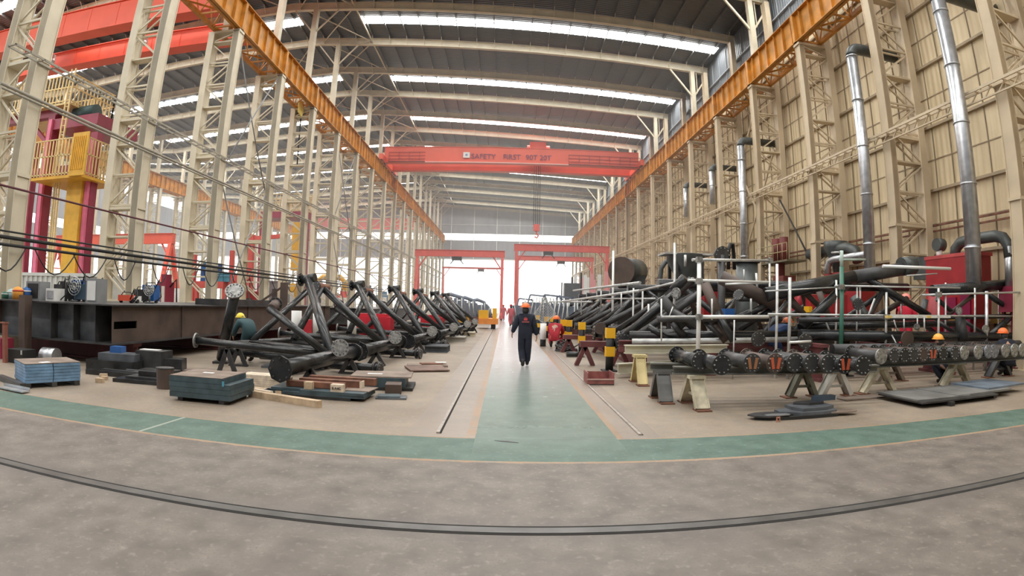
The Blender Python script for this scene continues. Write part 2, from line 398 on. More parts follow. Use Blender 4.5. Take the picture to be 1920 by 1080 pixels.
# ================================================================== STRUCTURAL COLUMNS
def leg_mb(x, y, z0, z1, wx=.36, wy=.58):
    m = MB(); tf = .035   # H section: two flanges and a web boxed by plates
    m.b2((x - wx / 2, y - wy / 2, z0), (x + wx / 2, y - wy / 2 + tf, z1)); m.b2((x - wx / 2, y + wy / 2 - tf, z0), (x + wx / 2, y + wy / 2, z1))
    m.b2((x - wx / 2 + .03, y - wy / 2, z0), (x + wx / 2 - .03, y + wy / 2, z1))
    return m
def lacing_mb(xa, xb, y, z0, z1, step=1.23, r=.035):
    m = MB(); z = z0; i = 0
    while z < z1 - .2:
        for dy in (-.17, .17):
            m.bar((xa, y + dy, z), (xb, y + dy, z), .07, .07)
            zz = min(z + step, z1)
            a, c = ((xa, y + dy, z), (xb, y + dy, zz)) if i % 2 else ((xb, y + dy, z), (xa, y + dy, zz))
            m.bar(a, c, .06, .06)
        if i % 3 == 0: m.b2((min(xa, xb), y - .17, z - .03), (max(xa, xb), y + .17, z + .0))
        z += step; i += 1
    return m
def column(name, label, group, xa, xb, y, paint, kind):
    """xa: leg beside our bay, xb: other leg; kind: 'mid' shared by two bays, 'wall' against the right wall"""
    t = thing(name, label, 'column', ((xa + xb) / 2, y, 0), group)
    top = 15.6
    leg_mb(xa, y, 0, top, *((.30, .48) if kind == 'wall' else (.36, .56))).build('leg', paint, t)
    leg_mb(xb, y, 0, top if kind == 'mid' else zr(17) - .1, .36).build('leg', paint, t)
    lacing_mb(xa, xb, y, .25, top - .1).build('lacing', paint, t)
    m = MB()
    for x in (xa, xb): m.b2((x - .28, y - .36, 0), (x + .28, y + .36, .04))
    m.b2((min(xa, xb) - .2, y - .28, top - .08), (max(xa, xb) + .2, y + .28, top + .05)); m.build('plates', paint, t)
    m = MB()
    for z in (8.6, 5.0): m.b2((min(xa, xb) - .19, y - .25, z), (max(xa, xb) + .19, y + .25, z + .1))
    m.build('splice_plate', paint, t)
    if kind == 'mid':
        xm = (xa + xb) / 2; m = MB(); zt = zr(xm)
        m.b2((xm - .19, y - .22, top), (xm + .19, y + .22, zt)); m.build('upper_post', paint, t)
        m = MB(); m.bar((xm, y, zt - 2.1), (xm + 1.8, y, zr(xm + 1.8)), .1, .1); m.bar((xm, y, zt - 2.1), (xm - 1.8, y, zr(xm - 1.8)), .1, .1)
        m.build('knee_brace', paint, t)
    return t
mid = []; wal = []
protoL = column('lattice_column', 'first cream lattice column of the left row, nearest the camera', 'columns of the left row', -14.3, -15.8, YS[0], cream, 'mid')
for k in range(1, NB): dup(protoL, (0, PITCHY * k, 0), '%s cream lattice column of the left row, counted from the camera' % ORD[k])
protoR = column('lattice_column', 'first beige lattice column along the right wall, nearest the camera', 'columns of the right wall', 15.1, 16.75, YS[0] - .3, beige, 'wall')
for k in range(1, NB): dup(protoR, (0, PITCHY * k, 0), '%s beige lattice column along the right wall, counted from the camera' % ORD[k])
protoF = column('lattice_column', 'cream lattice column of the far left row, first visible', 'columns of the far left row', -45.2, -46.6, YS[2], cream, 'mid')
for k in range(3, NB): dup(protoF, (0, PITCHY * (k - 2), 0), '%s cream lattice column of the far left row behind the side bay' % ORD[k])
# forked posts on the right carrying the roof beams
first = None
for k in range(3, NB, 2):
    y = YS[k] + .0; zt = zr(15.4)
    if first is None:
        t = first = thing('roof_post', 'nearest pale forked post carrying the roof beam above the right runway', 'post', (15.7, y, 17.5), 'forked roof posts above the right runway')
        MB().b2((15.52, y - .2, 17.4), (15.88, y + .2, zt)).build('post', cream, t)
        m = MB(); m.bar((15.6, y, zt - 2.3), (13.7, y, zr(13.7)), .13, .13); m.build('brace', cream, t)
        m = MB(); m.bar((15.8, y, zt - 2.3), (17.1, y, zr(17.1) - .2), .13, .13); m.build('brace', cream, t)
        m = MB(); m.bar((16.1, y, zt - 2.0), (16.1, y, zt), .07, .07); m.build('hanger', cream, t)
    else: dup(first, (0, y - YS[3], 0), '%s pale forked roof post above the right runway, counted from the camera' % ORD[(k - 3) // 2])

# ---- roof beams
prR = None
for k in range(2, NB):
    lab = '%s long cream roof beam spanning the hall, counted from the camera' % ORD[k - 2]
    if prR is None:
        y = YS[k]; t = prR = thing('roof_beam', lab, 'beam', (0, y, 23), 'roof beams')
        for a, c in ((17.2, -17), (-17, -47.5), (-47.5, -77.5)):
            m = MB(); za, zc = zr(a), zr(c)
            m.bar((a, y, za + .3), (c, y, zc + .3), .03, .6); m.bar((a, y, za + .02), (c, y, zc + .02), .32, .04); m.bar((a, y, za + .6), (c, y, zc + .6), .32, .04)
            x = a - .6
            while x > c:
                m.bar((x, y + .02, zr(x)), (x, y + .02, zr(x) + .6), .26, .02, up=(1, 0, 0)); x -= 3.0
            m.build('beam', cream, t)
        m = MB(); x = 16.6
        while x > -77:
            for s_ in (-1, 1): m.bar((x, y + .1 * s_, zr(x) + .05), (x, y + .75 * s_, zr(x) + .74), .035, .035)
            x -= 1.5
        m.build('fly_braces', cream, t)
    else: dup(prR, (0, YS[k] - YS[2], 0), lab)
mb = MB()
for k in range(2, NB - 1, 1):
    y0, y1 = YS[k], YS[k + 1]
    for a, c in (((-16.5, -12.0), (-17.5, -22)) if k % 2 else ((-16.5, -12.0),)):
        mb.bar((a, y0, zr(a) + .3), (c, y1, zr(c) + .3), .07, .07); mb.bar((c, y0, zr(c) + .3), (a, y1, zr(a) + .3), .07, .07)
    for a in (-12.0, -22.0): mb.bar((a, y0, zr(a) + .3), (a, y1, zr(a) + .3), .1, .1)
struct('trim_6', mb, cream)

# ---- runway girders
def runway(label, x, side, y0=5.0, rearx=None, bottom=15.7):
    t = thing('crane_runway', label, 'girder', (x, 60, bottom))
    m = MB(); zt = 17.35
    m.b2((x - .02, y0, bottom), (x + .02, YEND - .3, zt)); m.b2((x - .2, y0, bottom), (x + .2, YEND - .3, bottom + .04)); m.b2((x - .24, y0, zt - .04), (x + .24, YEND - .3, zt))
    y = y0 + .5
    while y < YEND - 1:
        m.b2((x - .17, y - .015, bottom + .04), (x + .17, y + .015, zt - .04)); y += 1.0
    for k in range(NB):
        y = YS[k] - (.3 if x > 0 else 0)
        if y > y0: m.b2((x - .23, y - .12, bottom), (x + .23, y + .12, zt))
    m.build('web_beam', orange, t)
    MB().b2((x - .05, y0, zt), (x + .05, YEND - .3, zt + .14)).build('rail', mat('crane_rail', (.16, .10, .07), .5, .3, var=.2), t)
    m = MB(); xr = rearx
    m.b2((xr - .1, y0, bottom), (xr + .1, YEND - .3, bottom + .22)); m.b2((xr - .06, y0, zt - .25), (xr + .06, YEND - .3, zt - .1))
    m.build('rear_chord', orange, t)
    m = MB(); y = y0; i = 0
    while y < YEND - 2:
        m.bar((x, y, bottom + .06), (xr, y, bottom + .06), .09, .09)
        m.bar((x if i % 2 else xr, y, bottom + .06), (xr if i % 2 else x, y + 1.5, bottom + .06), .08, .08)
        m.bar((xr, y, bottom + .1), (xr, y + .75, zt - .2), .06, .06); m.bar((xr, y + 1.5, bottom + .1), (xr, y + .75, zt - .2), .06, .06)
        m.bar((x, y, zt - .1), (xr, y, zt - .15), .07, .07)
        y += 1.5; i += 1
    m.build('surge_lattice', orange, t)
    return t
runway('long orange crane runway girder on the left column row above our bay', -14.3, -1, rearx=-15.7, y0=8)
runway('long orange crane runway girder along the right wall', 15.05, 1, rearx=16.3, y0=8)
runway('distant orange crane runway girder on the far left column row', -45.2, 1, rearx=-46.4, y0=22)
t = thing('pulley_block', 'yellow angular pulley plate hanging under the left orange runway', 'pulley', (-15, 28.6, 14.7))
a = PX(565, 190, -15.0) + Vector((0, 0, -.45))
m = MB(); m.add([a + Vector((dx, dy, dz)) for dx in (-.05, .05) for dy, dz in ((-.5, .35), (.3, .55), (.6, -.1), (.3, -.65), (-.3, -.5))],
      [(0, 1, 2, 3, 4), (9, 8, 7, 6, 5)] + [(i, 5 + i, 5 + (i + 1) % 5, (i + 1) % 5) for i in range(5)])
m.build('plate', mat('pale_yellow', (.85, .68, .2), .5, var=.05), t)
m = MB(); m.tube(a + Vector((-.3, .9, .9)), a + Vector((-.3, 1.1, -4.0)), .05, 6); m.build('hanging_cable', rubber, t)
mb = MB(); mb.b2((a.x - .5, a.y + .7, a.z - .4), (a.x - .1, a.y + 1.3, a.z + .9)); mb.build('cable_trolley', rubber, t)

# ---- cable trays and pipes running along the rows
def along(name, label, cat, lst, m, base):
    t = thing(name, label, cat, base)
    for part, mm, items in lst:
        q = MB()
        for it in items: q.tube(*it) if len(it) <= 4 and isinstance(it[2], float) else q.bar(*it)
        q.build(part, mm, t)
    return t
p = PX(240, 205, -14.0); traym = mat('dusty_tray', (.36, .33, .27), .6, var=.1)
t = thing('cable_tray', 'grey cable ladder running level along the left column row, high up', 'tray', (-14, 40, p.z))
m = MB(); m.b2((-14.12, 10, p.z), (-14.08, 116, p.z + .07)); m.b2((-13.8, 10, p.z), (-13.76, 116, p.z + .07)); y = 10
while y < 116: m.b2((-14.1, y, p.z + .02), (-13.76, y + .05, p.z + .05)); y += .6
m.build('ladder_frame', traym, t)
t = thing('cable_tray', 'lower grey cable run beside the left column row', 'tray', (-14, 40, p.z - 1.1))
m = MB(); m.tube((-14.05, 10, p.z - 1.1), (-14.05, 116, p.z - 1.1), .05, 6); m.tube((-13.95, 10, p.z - 1.25), (-13.95, 116, p.z - 1.25), .035, 6); m.build('conduit', traym, t)
zb = PX(200, 472, -14.0).z; zc_ = PX(200, 396, -14.0).z
t = thing('festoon_cable', 'thick black pipes with drooping cables along the left columns', 'pipe', (-14, 30, zb))
m = MB(); m.tube((-14.02, 9, zb), (-14.02, 60, zb), .055, 8); m.tube((-13.9, 9, zb - .22), (-13.9, 60, zb - .22), .045, 8); m.tube((-13.95, 9, zb + .16), (-13.95, 60, zb + .16), .03, 6); m.build('pipe_run', rubber, t)
m = MB(); y = 10.2
while y < 45:
    wdt = random.uniform(1.2, 2.2); m.path([(-13.9, y + wdt * i / 8, zb - .2 - .75 * sin(pi * i / 8)) for i in range(9)], .022, 6); y += random.uniform(1.6, 3.0)
m.each('drooping_cable', rubber, t)
t = thing('pipe_run', 'thin maroon pipe running along the left columns above the black cables', 'pipe', (-14, 30, zc_))
m = MB(); m.tube((-13.98, 9, zc_), (-13.98, 118, zc_), .035, 6); m.build('pipe', mat('maroon_pipe', (.12, .03, .04), .5, var=0), t)

zt = 8.62
t = thing('cable_tray', 'beige cable ladder fixed along the right columns at mid height', 'tray', (14.9, 40, zt))
m = MB(); m.b2((14.56, 6, zt), (14.61, 116, zt + .09)); m.b2((14.84, 6, zt), (14.89, 116, zt + .09)); m.b2((14.7, 6, zt - .32), (14.76, 116, zt - .27)); y = 6
while y < 116:
    m.b2((14.6, y, zt + .02), (14.86, y + .05, zt + .06)); m.bar((14.73, y, zt), (14.73, y + .3, zt - .3), .04, .04); y += .6
m.build('ladder_frame', beige, t)
t = thing('conduit_run', 'rusty brown pipe pair running low along the right wall', 'pipe', (17.1, 40, 5.1))
m = MB(); m.b2((17.0, 6, 5.1), (17.1, 116, 5.17)); m.b2((17.0, 6, 4.88), (17.1, 116, 4.94)); y = 6
while y < 116: m.b2((17.0, y, 4.94), (17.1, y + .06, 5.1)); y += 3
m.build('pipe', rust, t)
# ---- dust haze hanging in the hall
HAZE = 0.0035
hm = bpy.data.materials.new('hall_haze'); hm.use_nodes = True; hn = hm.node_tree; hn.nodes.clear()
ho = hn.nodes.new('ShaderNodeOutputMaterial'); hv = hn.nodes.new('ShaderNodeVolumeScatter'); hv.inputs['Density'].default_value = HAZE
hv.inputs['Color'].default_value = (1, .97, .96, 1); hv.inputs['Anisotropy'].default_value = .35
hn.links.new(hv.outputs[0], ho.inputs['Volume'])
mb = MB(); mb.b2((-77.9, 30, .05), (17.2, YEND - .2, 21.5)); o = mb.build('hall_haze', hm); tag(o, 'thin dusty haze hanging in the far part of the hall', 'haze', kind='stuff')
#NEXT
# ================================================================== OVERHEAD CRANES
def text(body, size, loc, rot, m, parent, name='lettering', ext=.004, align='LEFT'):
    c = bpy.data.curves.new(name, 'FONT'); c.body = body; c.size = size; c.extrude = ext; c.align_x = align
    o = bpy.data.objects.new(name, c); COL.objects.link(o); c.materials.append(m)
    dg = bpy.context.evaluated_depsgraph_get(); me = bpy.data.meshes.new_from_object(o.evaluated_get(dg)); bpy.data.objects.remove(o)
    o = bpy.data.objects.new(name, me); COL.objects.link(o); me.materials.clear(); me.materials.append(m)
    o.location = Vector(loc) - ORG.get(parent.name, Vector()); o.rotation_euler = rot; o.parent = parent; return o
def bridge_crane(label, x0, x1, y1, y2, zb, h, m, h2=None, group=None):
    t = thing('overhead_crane', label, 'crane', ((x0 + x1) / 2, (y1 + y2) / 2, zb), group)
    H_ = h
    for i, y in enumerate((y1, y2)):
        h = h2 if (i and h2) else H_
        q = MB(); q.b2((x0, y - .4, zb + .06), (x1, y + .4, zb + h - .06)); q.b2((x0, y - .5, zb), (x1, y + .5, zb + .06)); q.b2((x0, y - .5, zb + h - .06), (x1, y + .5, zb + h))
        x = x0 + 1.5
        while x < x1: q.b2((x - .01, y - .42, zb + .06), (x + .01, y + .42, zb + h - .06)); x += 2.4
        q.build('girder', m, t)
    for x in (x0, x1):
        q = MB(); s_ = .25 if x == x0 else -.25
        q.b2((x - .22, y1 - 2.2, zb - .1), (x + .22, y2 + 2.2, zb + .55)); o = q.build('end_truck', m, t)
        q = MB()
        for y in (y1 - 1.7, y1 - .2, y2 + .2, y2 + 1.7): q.tube((x - .1, y, zb - .22), (x + .1, y, zb - .22), .26, 12)
        q.each('wheel', dgrey, t)
    return t
BX0, BX1 = -14.3, 15.05
t = bridge_crane('red double girder overhead crane lettered SAFETY FIRST spanning our bay', BX0 - .15, BX1 + .15, 59.6, 63.4, 18.0, 1.85, red)
ORIGT = t
# end platforms hung on the girder face
for a, c in ((BX0 + .4, -9.6), (6.9, BX1 + .3)):
    q = MB()
    for z in (18.35, 18.75, 19.15): q.b2((a, 59.05, z), (c, 59.1, z + .05))
    q.b2((a, 58.7, 17.98), (c, 59.2, 18.04)); x = a
    while x < c: q.b2((x, 59.05, 18.0), (x + .05, 59.1, 19.2)); x += 1.2
    q.build('side_walkway', mat('crane_red_dark', (.42, .04, .03), .5, var=.1), t)
q = MB(); q.b2((-9.6, 59.02, 17.94), (6.9, 59.12, 18.02)); q.build('lower_flange_edge', mat('pale_pink_edge', (.85, .55, .52), .5, var=0), t)
q = MB(); q.b2((1.9, 60.4, 19.9), (5.6, 63.0, 20.25)); q.b2((2.5, 60.6, 20.25), (4.4, 62.6, 21.1)); q.tube((2.2, 61.5, 20.5), (4.9, 61.5, 20.5), .4, 14); q.build('trolley', red, t)
q = MB(); q.b2((-5.2, 58.98, 18.5), (-4.45, 59.1, 19.15)); o = q.build('placard', whitem, t)
q = MB(); q.b2((-4.95, 58.96, 18.7), (-4.7, 58.99, 18.95)); q.build('emblem', mat('emblem_blue', (.25, .28, .5), .5, var=0), t)
for wd_, x_ in (('SAFETY', -4.3), ('FIRST', -.65), ('90T', 1.95), ('20T', 3.55)): text(wd_, .86, (x_, 59.08, 18.42), (pi / 2, 0, 0), mat('crane_lettering', (.16, .03, .10), .6, var=0), t)
q = MB()
for dx in (-.35, -.12, .12, .35): q.tube((3.45 + dx, 61.5, 11.2), (3.45 + dx, 61.5, 20.0), .035, 6)
q.build('hoist_rope', rubber, t)
q = MB(); q.b2((3.1, 61.3, 10.5), (3.8, 61.7, 11.3)); q.path([(3.45, 61.5, 10.5), (3.45, 61.5, 10.2), (3.7, 61.5, 9.95), (3.5, 61.5, 9.7), (3.25, 61.5, 9.85)], .09, 8); q.build('hook_block', rail_red, t)

t = bridge_crane('near red double girder crane crossing the left side bay', -45.0, -16.0, 25.0, 28.9, 18.0, 1.8, red, h2=1.3)
q = MB(); q.b2((-33.6, 25.6, 19.9), (-31.6, 28.2, 20.3)); q.tube((-33.2, 27, 20.6), (-31.9, 27, 20.6), .45, 14); q.build('trolley', darkduct, t)
q = MB()
for k in range(5): q.lathe((-34.2 + .34 * k, 24.9, 20.1), [(.13, 0), (.16, .12), (.13, .24), (.16, .36), (.13, .5)], 10)
q.build('cable_drum', mat('pale_blue_coil', (.55, .68, .72), .4, var=.1), t)
q = MB()
for x in (-31.8, -23.3): q.b2((x - .08, 26.6, 17.75), (x + .08, 26.8, 18.1)); q.tube((x, 26.7, 17.5), (x, 26.7, 17.78), .14, 10)
q.each('flood_light', silver, t)
bridge_crane('distant pale red overhead crane at the far end of the left side bay', -45.0, -16.0, 110, 113, 17.7, 1.9, rail_red)

# ---- portal gantries
def gantry(label, x0, x1, y, z1, bh, m, hx=None, leg=.34, ylen=3.0, cat='gantry'):
    t = thing('portal_gantry', label, 'gantry crane', ((x0 + x1) / 2, y, 0))
    q = MB(); q.b2((x0 - .3, y - .25, z1 - bh), (x1 + .3, y + .25, z1)); q.b2((x0 - .3, y - .35, z1 - .05), (x1 + .3, y + .35, z1)); q.build('beam', m, t)
    for x in (x0, x1):
        q = MB(); q.bar((x, y - .1, z1 - bh), (x, y - ylen / 2, .5), leg, leg * .8); q.bar((x, y + .1, z1 - bh), (x, y + ylen / 2, .5), leg, leg * .8)
        q.bar((x, y - ylen * .3, z1 * .55), (x, y + ylen * .3, z1 * .55), .12, .12); q.build('leg', m, t)
        s_ = 1 if x == x0 else -1
        q = MB(); q.bar((x, y, z1 - bh - 1.6), (x + s_ * 1.1, y, z1 - bh), .14, .14); q.build('brace', m, t)
        q = MB(); q.b2((x - .2, y - ylen / 2 - .5, .15), (x + .2, y + ylen / 2 + .5, .55))
        for yy in (y - ylen / 2 - .2, y + ylen / 2 + .2): q.tube((x - .12, yy, .2), (x + .12, yy, .2), .2, 10)
        q.build('end_carriage', m, t)
    if hx is not None:
        q = MB(); q.b2((hx - .6, y - .3, z1 - bh - .45), (hx + .6, y + .3, z1 - bh)); q.bar((hx - .4, y, z1 - bh - .4), (hx - .8, y, z1 - bh - .9), .1, .1); q.bar((hx + .4, y, z1 - bh - .4), (hx + .8, y, z1 - bh - .9), .1, .1)
        q.build('hoist', dgrey, t)
    return t
gantry('red portal gantry standing left of the aisle', PY(783, 480, 64).x, PY(942, 480, 64).x, 64, PY(860, 469, 64).z, .8, rail_red, PY(857, 480, 64).x)
gantry('red portal gantry standing right of the aisle, nearer and taller', PY(968, 480, 67).x, PY(1138, 480, 67).x, 67, PY(1055, 460, 67).z, .85, rail_red, PY(1028, 480, 67).x)
gantry('second red portal gantry on the right, behind the nearer one', PY(972, 480, 84).x, PY(1110, 480, 84).x, 84, PY(1040, 481, 84).z, .7, rail_red, PY(1052, 480, 84).x, leg=.25)
gantry('slender red portal gantry far off on the left in front of the bright doorway', PY(832, 503, 102).x, PY(942, 503, 102).x, 102, PY(880, 501, 102).z, .32, rail_red, PY(902, 503, 102).x, leg=.18)
gantry('salmon red portal gantry in the left side bay', -48, PY(322, 440, 45).x, 45, PY(300, 438, 45).z, 1.0, red, None, leg=.4, ylen=4)

# ================================================================== DUCTS AND FILTER PLANT ALONG THE RIGHT WALL
def vduct(label, x, y, r, z0, z1, elbow=True, group='galvanised ducts'):
    t = thing('vent_duct', label, 'duct', (x, y, z0), group)
    q = MB(); q.tube((x, y, z0), (x, y, z1), r, 20); q.build('pipe', galv, t)
    q = MB(); z = z0 + 1.4
    while z < z1: q.tube((x, y, z - .03), (x, y, z + .03), r + .025, 20); z += 2.0
    q.each('joint_band', galv, t)
    if elbow:
        R_ = r * 1.6
        q = MB(); q.path([(x, y, z1)] + [(x + R_ * (1 - cos(a)), y, z1 + R_ * sin(a)) for a in [pi / 12 * i for i in range(1, 7)]] + [(WX - .02, y, z1 + R_)], r * 1.04, 18); q.build('elbow', darkduct, t)
    return t
vduct('large silver vertical duct on the far right, in front of the red filter box', 14.3, 12.5, .26, 2.27, 12.1)
vduct('silver vertical duct second from the right, rising between two beige columns', 14.3, 17.93, .24, 2.95, 12.4)
vduct('slim silver vertical duct third from the right, with a bent top', 14.3, 29.85, .23, 3.5, 11.8)
for i, y in enumerate((37.0, 43.0)):
    t = vduct('dull short elbow duct high on the right wall, %s behind the bent top duct' % ('first' if i == 0 else 'second'), 15.2, y, .22, 9.5, 12.0)
def ppath(pts, m, r, parent, name, n=12): q = MB(); q.path(pts, r, n); return q.build(name, m, parent)

t = thing('filter_unit', 'big dark red filter box with a pale top edge by the right wall', 'filter machine', (16.0, 14.6, 0))
q = MB(); q.b2((15.45, 13.5, 1.5), (16.4, 15.9, 3.65)); q.build('upper_hood', dred, t)
q = MB(); q.b2((15.43, 13.45, 3.6), (16.45, 15.95, 3.72)); q.build('top_rim', mat('faded_red', (.5, .07, .07), .5, var=.1), t)
q = MB(); q.b2((15.55, 13.6, 0), (16.3, 15.0, 1.5)); q.build('cabinet', dred, t)
q = MB(); q.b2((15.38, 13.62, .3), (15.45, 14.1, 2.6)); q.b2((15.38, 14.3, .3), (15.45, 14.9, 2.2)); q.build('door_panel', mat('deep_magenta', (.22, .01, .05), .4, var=.1), t)
q = MB(); q.tube((15.6, 15.5, .2), (15.6, 15.5, 2.4), .38, 16); q.build('red_cylinder', dred, t)
q = MB(); q.b2((15.45, 15.9, 2.9), (15.95, 16.6, 3.75)); q.build('motor_housing', darkduct, t)
t = thing('arched_duct', 'black duct arching from the red filter box over to a small red fan', 'duct', (15.7, 12, 3.6))
z3 = 4.15; ys = 12.0
q = MB(); q.path([(15.7, 14.6, 3.6), (15.7, 14.55, 3.9), (15.7, 14.3, 4.1), (15.7, 13.9, 4.15), (15.7, 12.7, 4.15), (15.7, 12.35, 4.05), (15.7, 12.15, 3.8), (15.7, 12.1, 3.4)], .2, 16); q.build('bend', darkduct, t)
q = MB(); q.tube((15.7, 12.1, 2.5), (15.7, 12.1, 3.75), .19, 16); q.build('drop_pipe', galv, t)
t = thing('fan_unit', 'small maroon fan box under the arched duct at far right', 'fan', (15.9, 12, 0))
q = MB(); q.b2((15.5, 11.75, 1.7), (16.3, 12.45, 2.5)); q.build('fan_box', maroon, t)
q = MB(); q.b2((15.6, 11.9, 0), (15.7, 12.0, 1.7)); q.b2((16.1, 11.9, 0), (16.2, 12.0, 1.7)); q.b2((15.6, 12.3, 0), (15.7, 12.4, 1.7)); q.b2((16.1, 12.3, 0), (16.2, 12.4, 1.7)); q.each('stand', maroon, t)
t = thing('exhaust_cowl', 'round black cowl standing on top of the red filter box', 'vent', (15.8, 15.2, 3.7))
q = MB(); q.tube((15.8, 15.5, 3.7), (15.8, 15.5, 3.95), .12, 12); q.build('neck', whitem, t)
q = MB(); q.tube((15.65, 15.5, 4.15), (16.0, 15.5, 4.15), .24, 18); q.build('cowl', darkduct, t)

t = thing('filter_unit', 'dark red drum shaped filter machine with a silver bend, left of the big one', 'filter machine', (15.9, 22, 0))
q = MB(); q.b2((15.4, 20.2, 1.2), (16.4, 22.8, 3.4)); q.build('housing', dred, t)
q = MB(); q.b2((15.38, 20.15, 3.3), (16.42, 22.85, 3.5)); q.build('top_rim', mat('faded_red', (.5, .07, .07)), t)
q = MB(); q.b2((15.5, 20.4, 0), (16.3, 22.4, 1.2)); q.build('cabinet', dred, t)
q = MB(); q.tube((14.9, 25.2, 2.2), (15.3, 25.2, 2.2), .55, 20); q.tube((15.3, 25.2, 0), (15.3, 25.2, 2.2), .1, 8); q.build('round_cover', mat('pinkish_red', (.5, .05, .07), .4, var=0), t)
q = MB(); q.path([(15.2, 22.3, 3.45), (15.2, 22.3, 3.8), (15.2, 22.1, 4.05), (15.2, 21.7, 4.1), (15.2, 19.2, 4.1)], .16, 14); q.build('silver_bend', galv, t)
q = MB(); q.path([(15.6, 24.6, 4.6), (15.6, 21.2, 4.6), (15.6, 20.6, 4.4), (15.6, 20.4, 3.9)], .26, 14); q.build('dark_bend', darkduct, t)
q = MB(); q.lathe((15.7, 22.3, 3.5), [(.15, 0), (.2, .4), (.6, 1.2), (.6, 1.5), (.05, 1.55)], 14); q.build('hopper', darkduct, t)

t = thing('service_platform', 'rust red pump tower with a railed steel platform before the right wall', 'platform', (15.6, 27.5, 0))
q = MB(); q.b2((15.0, 25.9, 4.35), (16.2, 29.6, 4.45)); q.build('deck', mat('olive_steel', (.16, .14, .09), .6, var=.1), t)
q = MB()
for z in (4.9, 5.35): q.tube((15.0, 25.9, z), (15.0, 29.6, z), .025, 6)
for i in range(8): q.tube((15.0, 25.9 + .528 * i, 4.4), (15.0, 25.9 + .528 * i, 5.35), .02, 6)
q.build('railing', mat('faded_yellow_rail', (.4, .33, .18), .6, var=.1), t)
q = MB(); q.b2((15.2, 27.2, 0), (15.6, 27.6, 4.35)); q.b2((15.9, 28.3, 0), (16.1, 28.6, 4.35)); q.b2((15.1, 26.5, 2.4), (15.9, 27.7, 3.6)); q.build('frame', mat('rust_red', (.16, .03, .025), .6, var=.2), t)
for i, y in enumerate((27.1, 28.0)):
    q = MB(); q.tube((15.5, y, 4.45), (15.5, y, 5.8), .26, 14); q.build('motor', mat('rust_red', (.16, .03, .025)), t)
t = thing('diagonal_brace', 'long dark brace rod slanting down across the beige wall', 'brace', (15.4, 24, 3.5))
q = MB(); a = PX(1462, 375, 15.6); c = PX(1528, 505, 15.6); q.tube(a, c, .05, 6); q.build('rod', rubber, t)
# thin cross rods between columns
for k, (a, c) in enumerate((((2, 3), 0), ((5, 6), 0))):
    t = thing('cross_brace', 'thin crossed rods between two left row columns, %s pair' % ('nearer' if k == 0 else 'farther'), 'brace', (-14.4, YS[a[0]] + 3, 0), 'crossed rods between left columns')
    ya, yc = YS[a[0]] + .4, YS[a[1]] - .4
    for z0, z1 in ((0, 7.8), (8.2, 15.3)):
        q = MB(); q.tube((-14.35, ya, z0), (-14.35, yc, z1), .04, 6); q.build('rod', greyp, t)
        q = MB(); q.tube((-14.42, yc, z0), (-14.42, ya, z1), .04, 6); q.build('rod', greyp, t)
for k, a in enumerate((3, 7)):
    t = thing('cross_brace', 'crossed beige rods between two right wall columns, %s pair' % ('nearer' if k == 0 else 'farther'), 'brace', (16.4, YS[a] + 3, 0))
    ya, yc = YS[a], YS[a + 1] - .7
    for z0, z1 in ((4.6, 11.5), (11.6, 17.5)):
        q = MB(); q.bar((16.5, ya, z0), (16.5, yc, z1), .09, .09); q.build('rod', beige, t)
        q = MB(); q.bar((16.4, yc, z0), (16.4, ya, z1), .09, .09); q.build('rod', beige, t)

# ================================================================== LEFT SIDE BAY
D = 22.0
t = thing('lift_tower', 'maroon and yellow platform tower rising behind the nearest left columns', 'tower', (PY(100, 520, D).x, D, 0))
def post(px0, py0, px1, py1, Y, wd, m, name, floor=True):
    a = PY(px0, py0, Y); c = PY(px1, py1, Y); x = (a.x + c.x) / 2
    q = MB(); q.b2((x - wd / 2, Y - wd / 2, 0 if floor else c.z), (x + wd / 2, Y + wd / 2, a.z)); q.build(name, m, t); return x, a.z
pst = []
for (a, b_, c, d_, Y, wd) in ((104, 218, 76, 455, 22, .55), (180, 250, 160, 515, 22, .5), (69, 269, 49, 466, 25, .4), (150, 230, 128, 500, 25, .45)):
    pst.append(post(a, b_, c, d_, Y, wd, maroon, 'post'))
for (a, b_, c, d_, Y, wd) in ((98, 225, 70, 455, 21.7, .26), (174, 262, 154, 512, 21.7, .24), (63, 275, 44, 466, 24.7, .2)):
    post(a, b_, c, d_, Y, wd, pink, 'side_lit_strip')  # strips painting the side light on the maroon posts
zt = pst[0][1]; xl, xr = PY(40, 225, D).x - 1.5, PY(188, 240, D).x
q = MB(); q.b2((xl, D - .2, zt - .1), (pst[0][0] + .3, D + .2, zt + .35)); q.b2((pst[0][0] + .2, D - .3, zt - .9), (xr, D + 3.2, zt - .3)); q.build('header_beam', maroon, t)
q = MB(); q.bar((pst[0][0], D, zt - 1.8), (pst[0][0] - 2.3, D, zt), .22, .22); q.b2((xl, D + 2.6, zt - 2.6), (pst[0][0], D + 3, zt - 2.1)); q.each('brace', maroon, t)
def railing(x0, x1, y0, y1, z, h, name='railing', m=paleyellow, gap=.28):
    q = MB()
    for (a, c) in (((x0, y0), (x1, y0)), ((x1, y0), (x1, y1)), ((x0, y1), (x1, y1))):
        L_ = hypot(c[0] - a[0], c[1] - a[1]); n = max(2, int(L_ / gap))
        for i in range(n + 1):
            x = a[0] + (c[0] - a[0]) * i / n; y = a[1] + (c[1] - a[1]) * i / n; q.b2((x - .03, y - .03, z), (x + .03, y + .03, z + h))
        for zz in (z + h, z + h * .55, z + .1): q.bar((a[0], a[1], zz), (c[0], c[1], zz), .06, .06)
    return q.build(name, m, t)
q = MB(); q.b2((xl, D - .6, zt + .35), (pst[0][0] + 1.6, D + 3, zt + .45)); q.build('top_deck', paleyellow, t)
railing(xl, pst[0][0] + 1.6, D - .6, D + 3, zt + .45, 1.6)
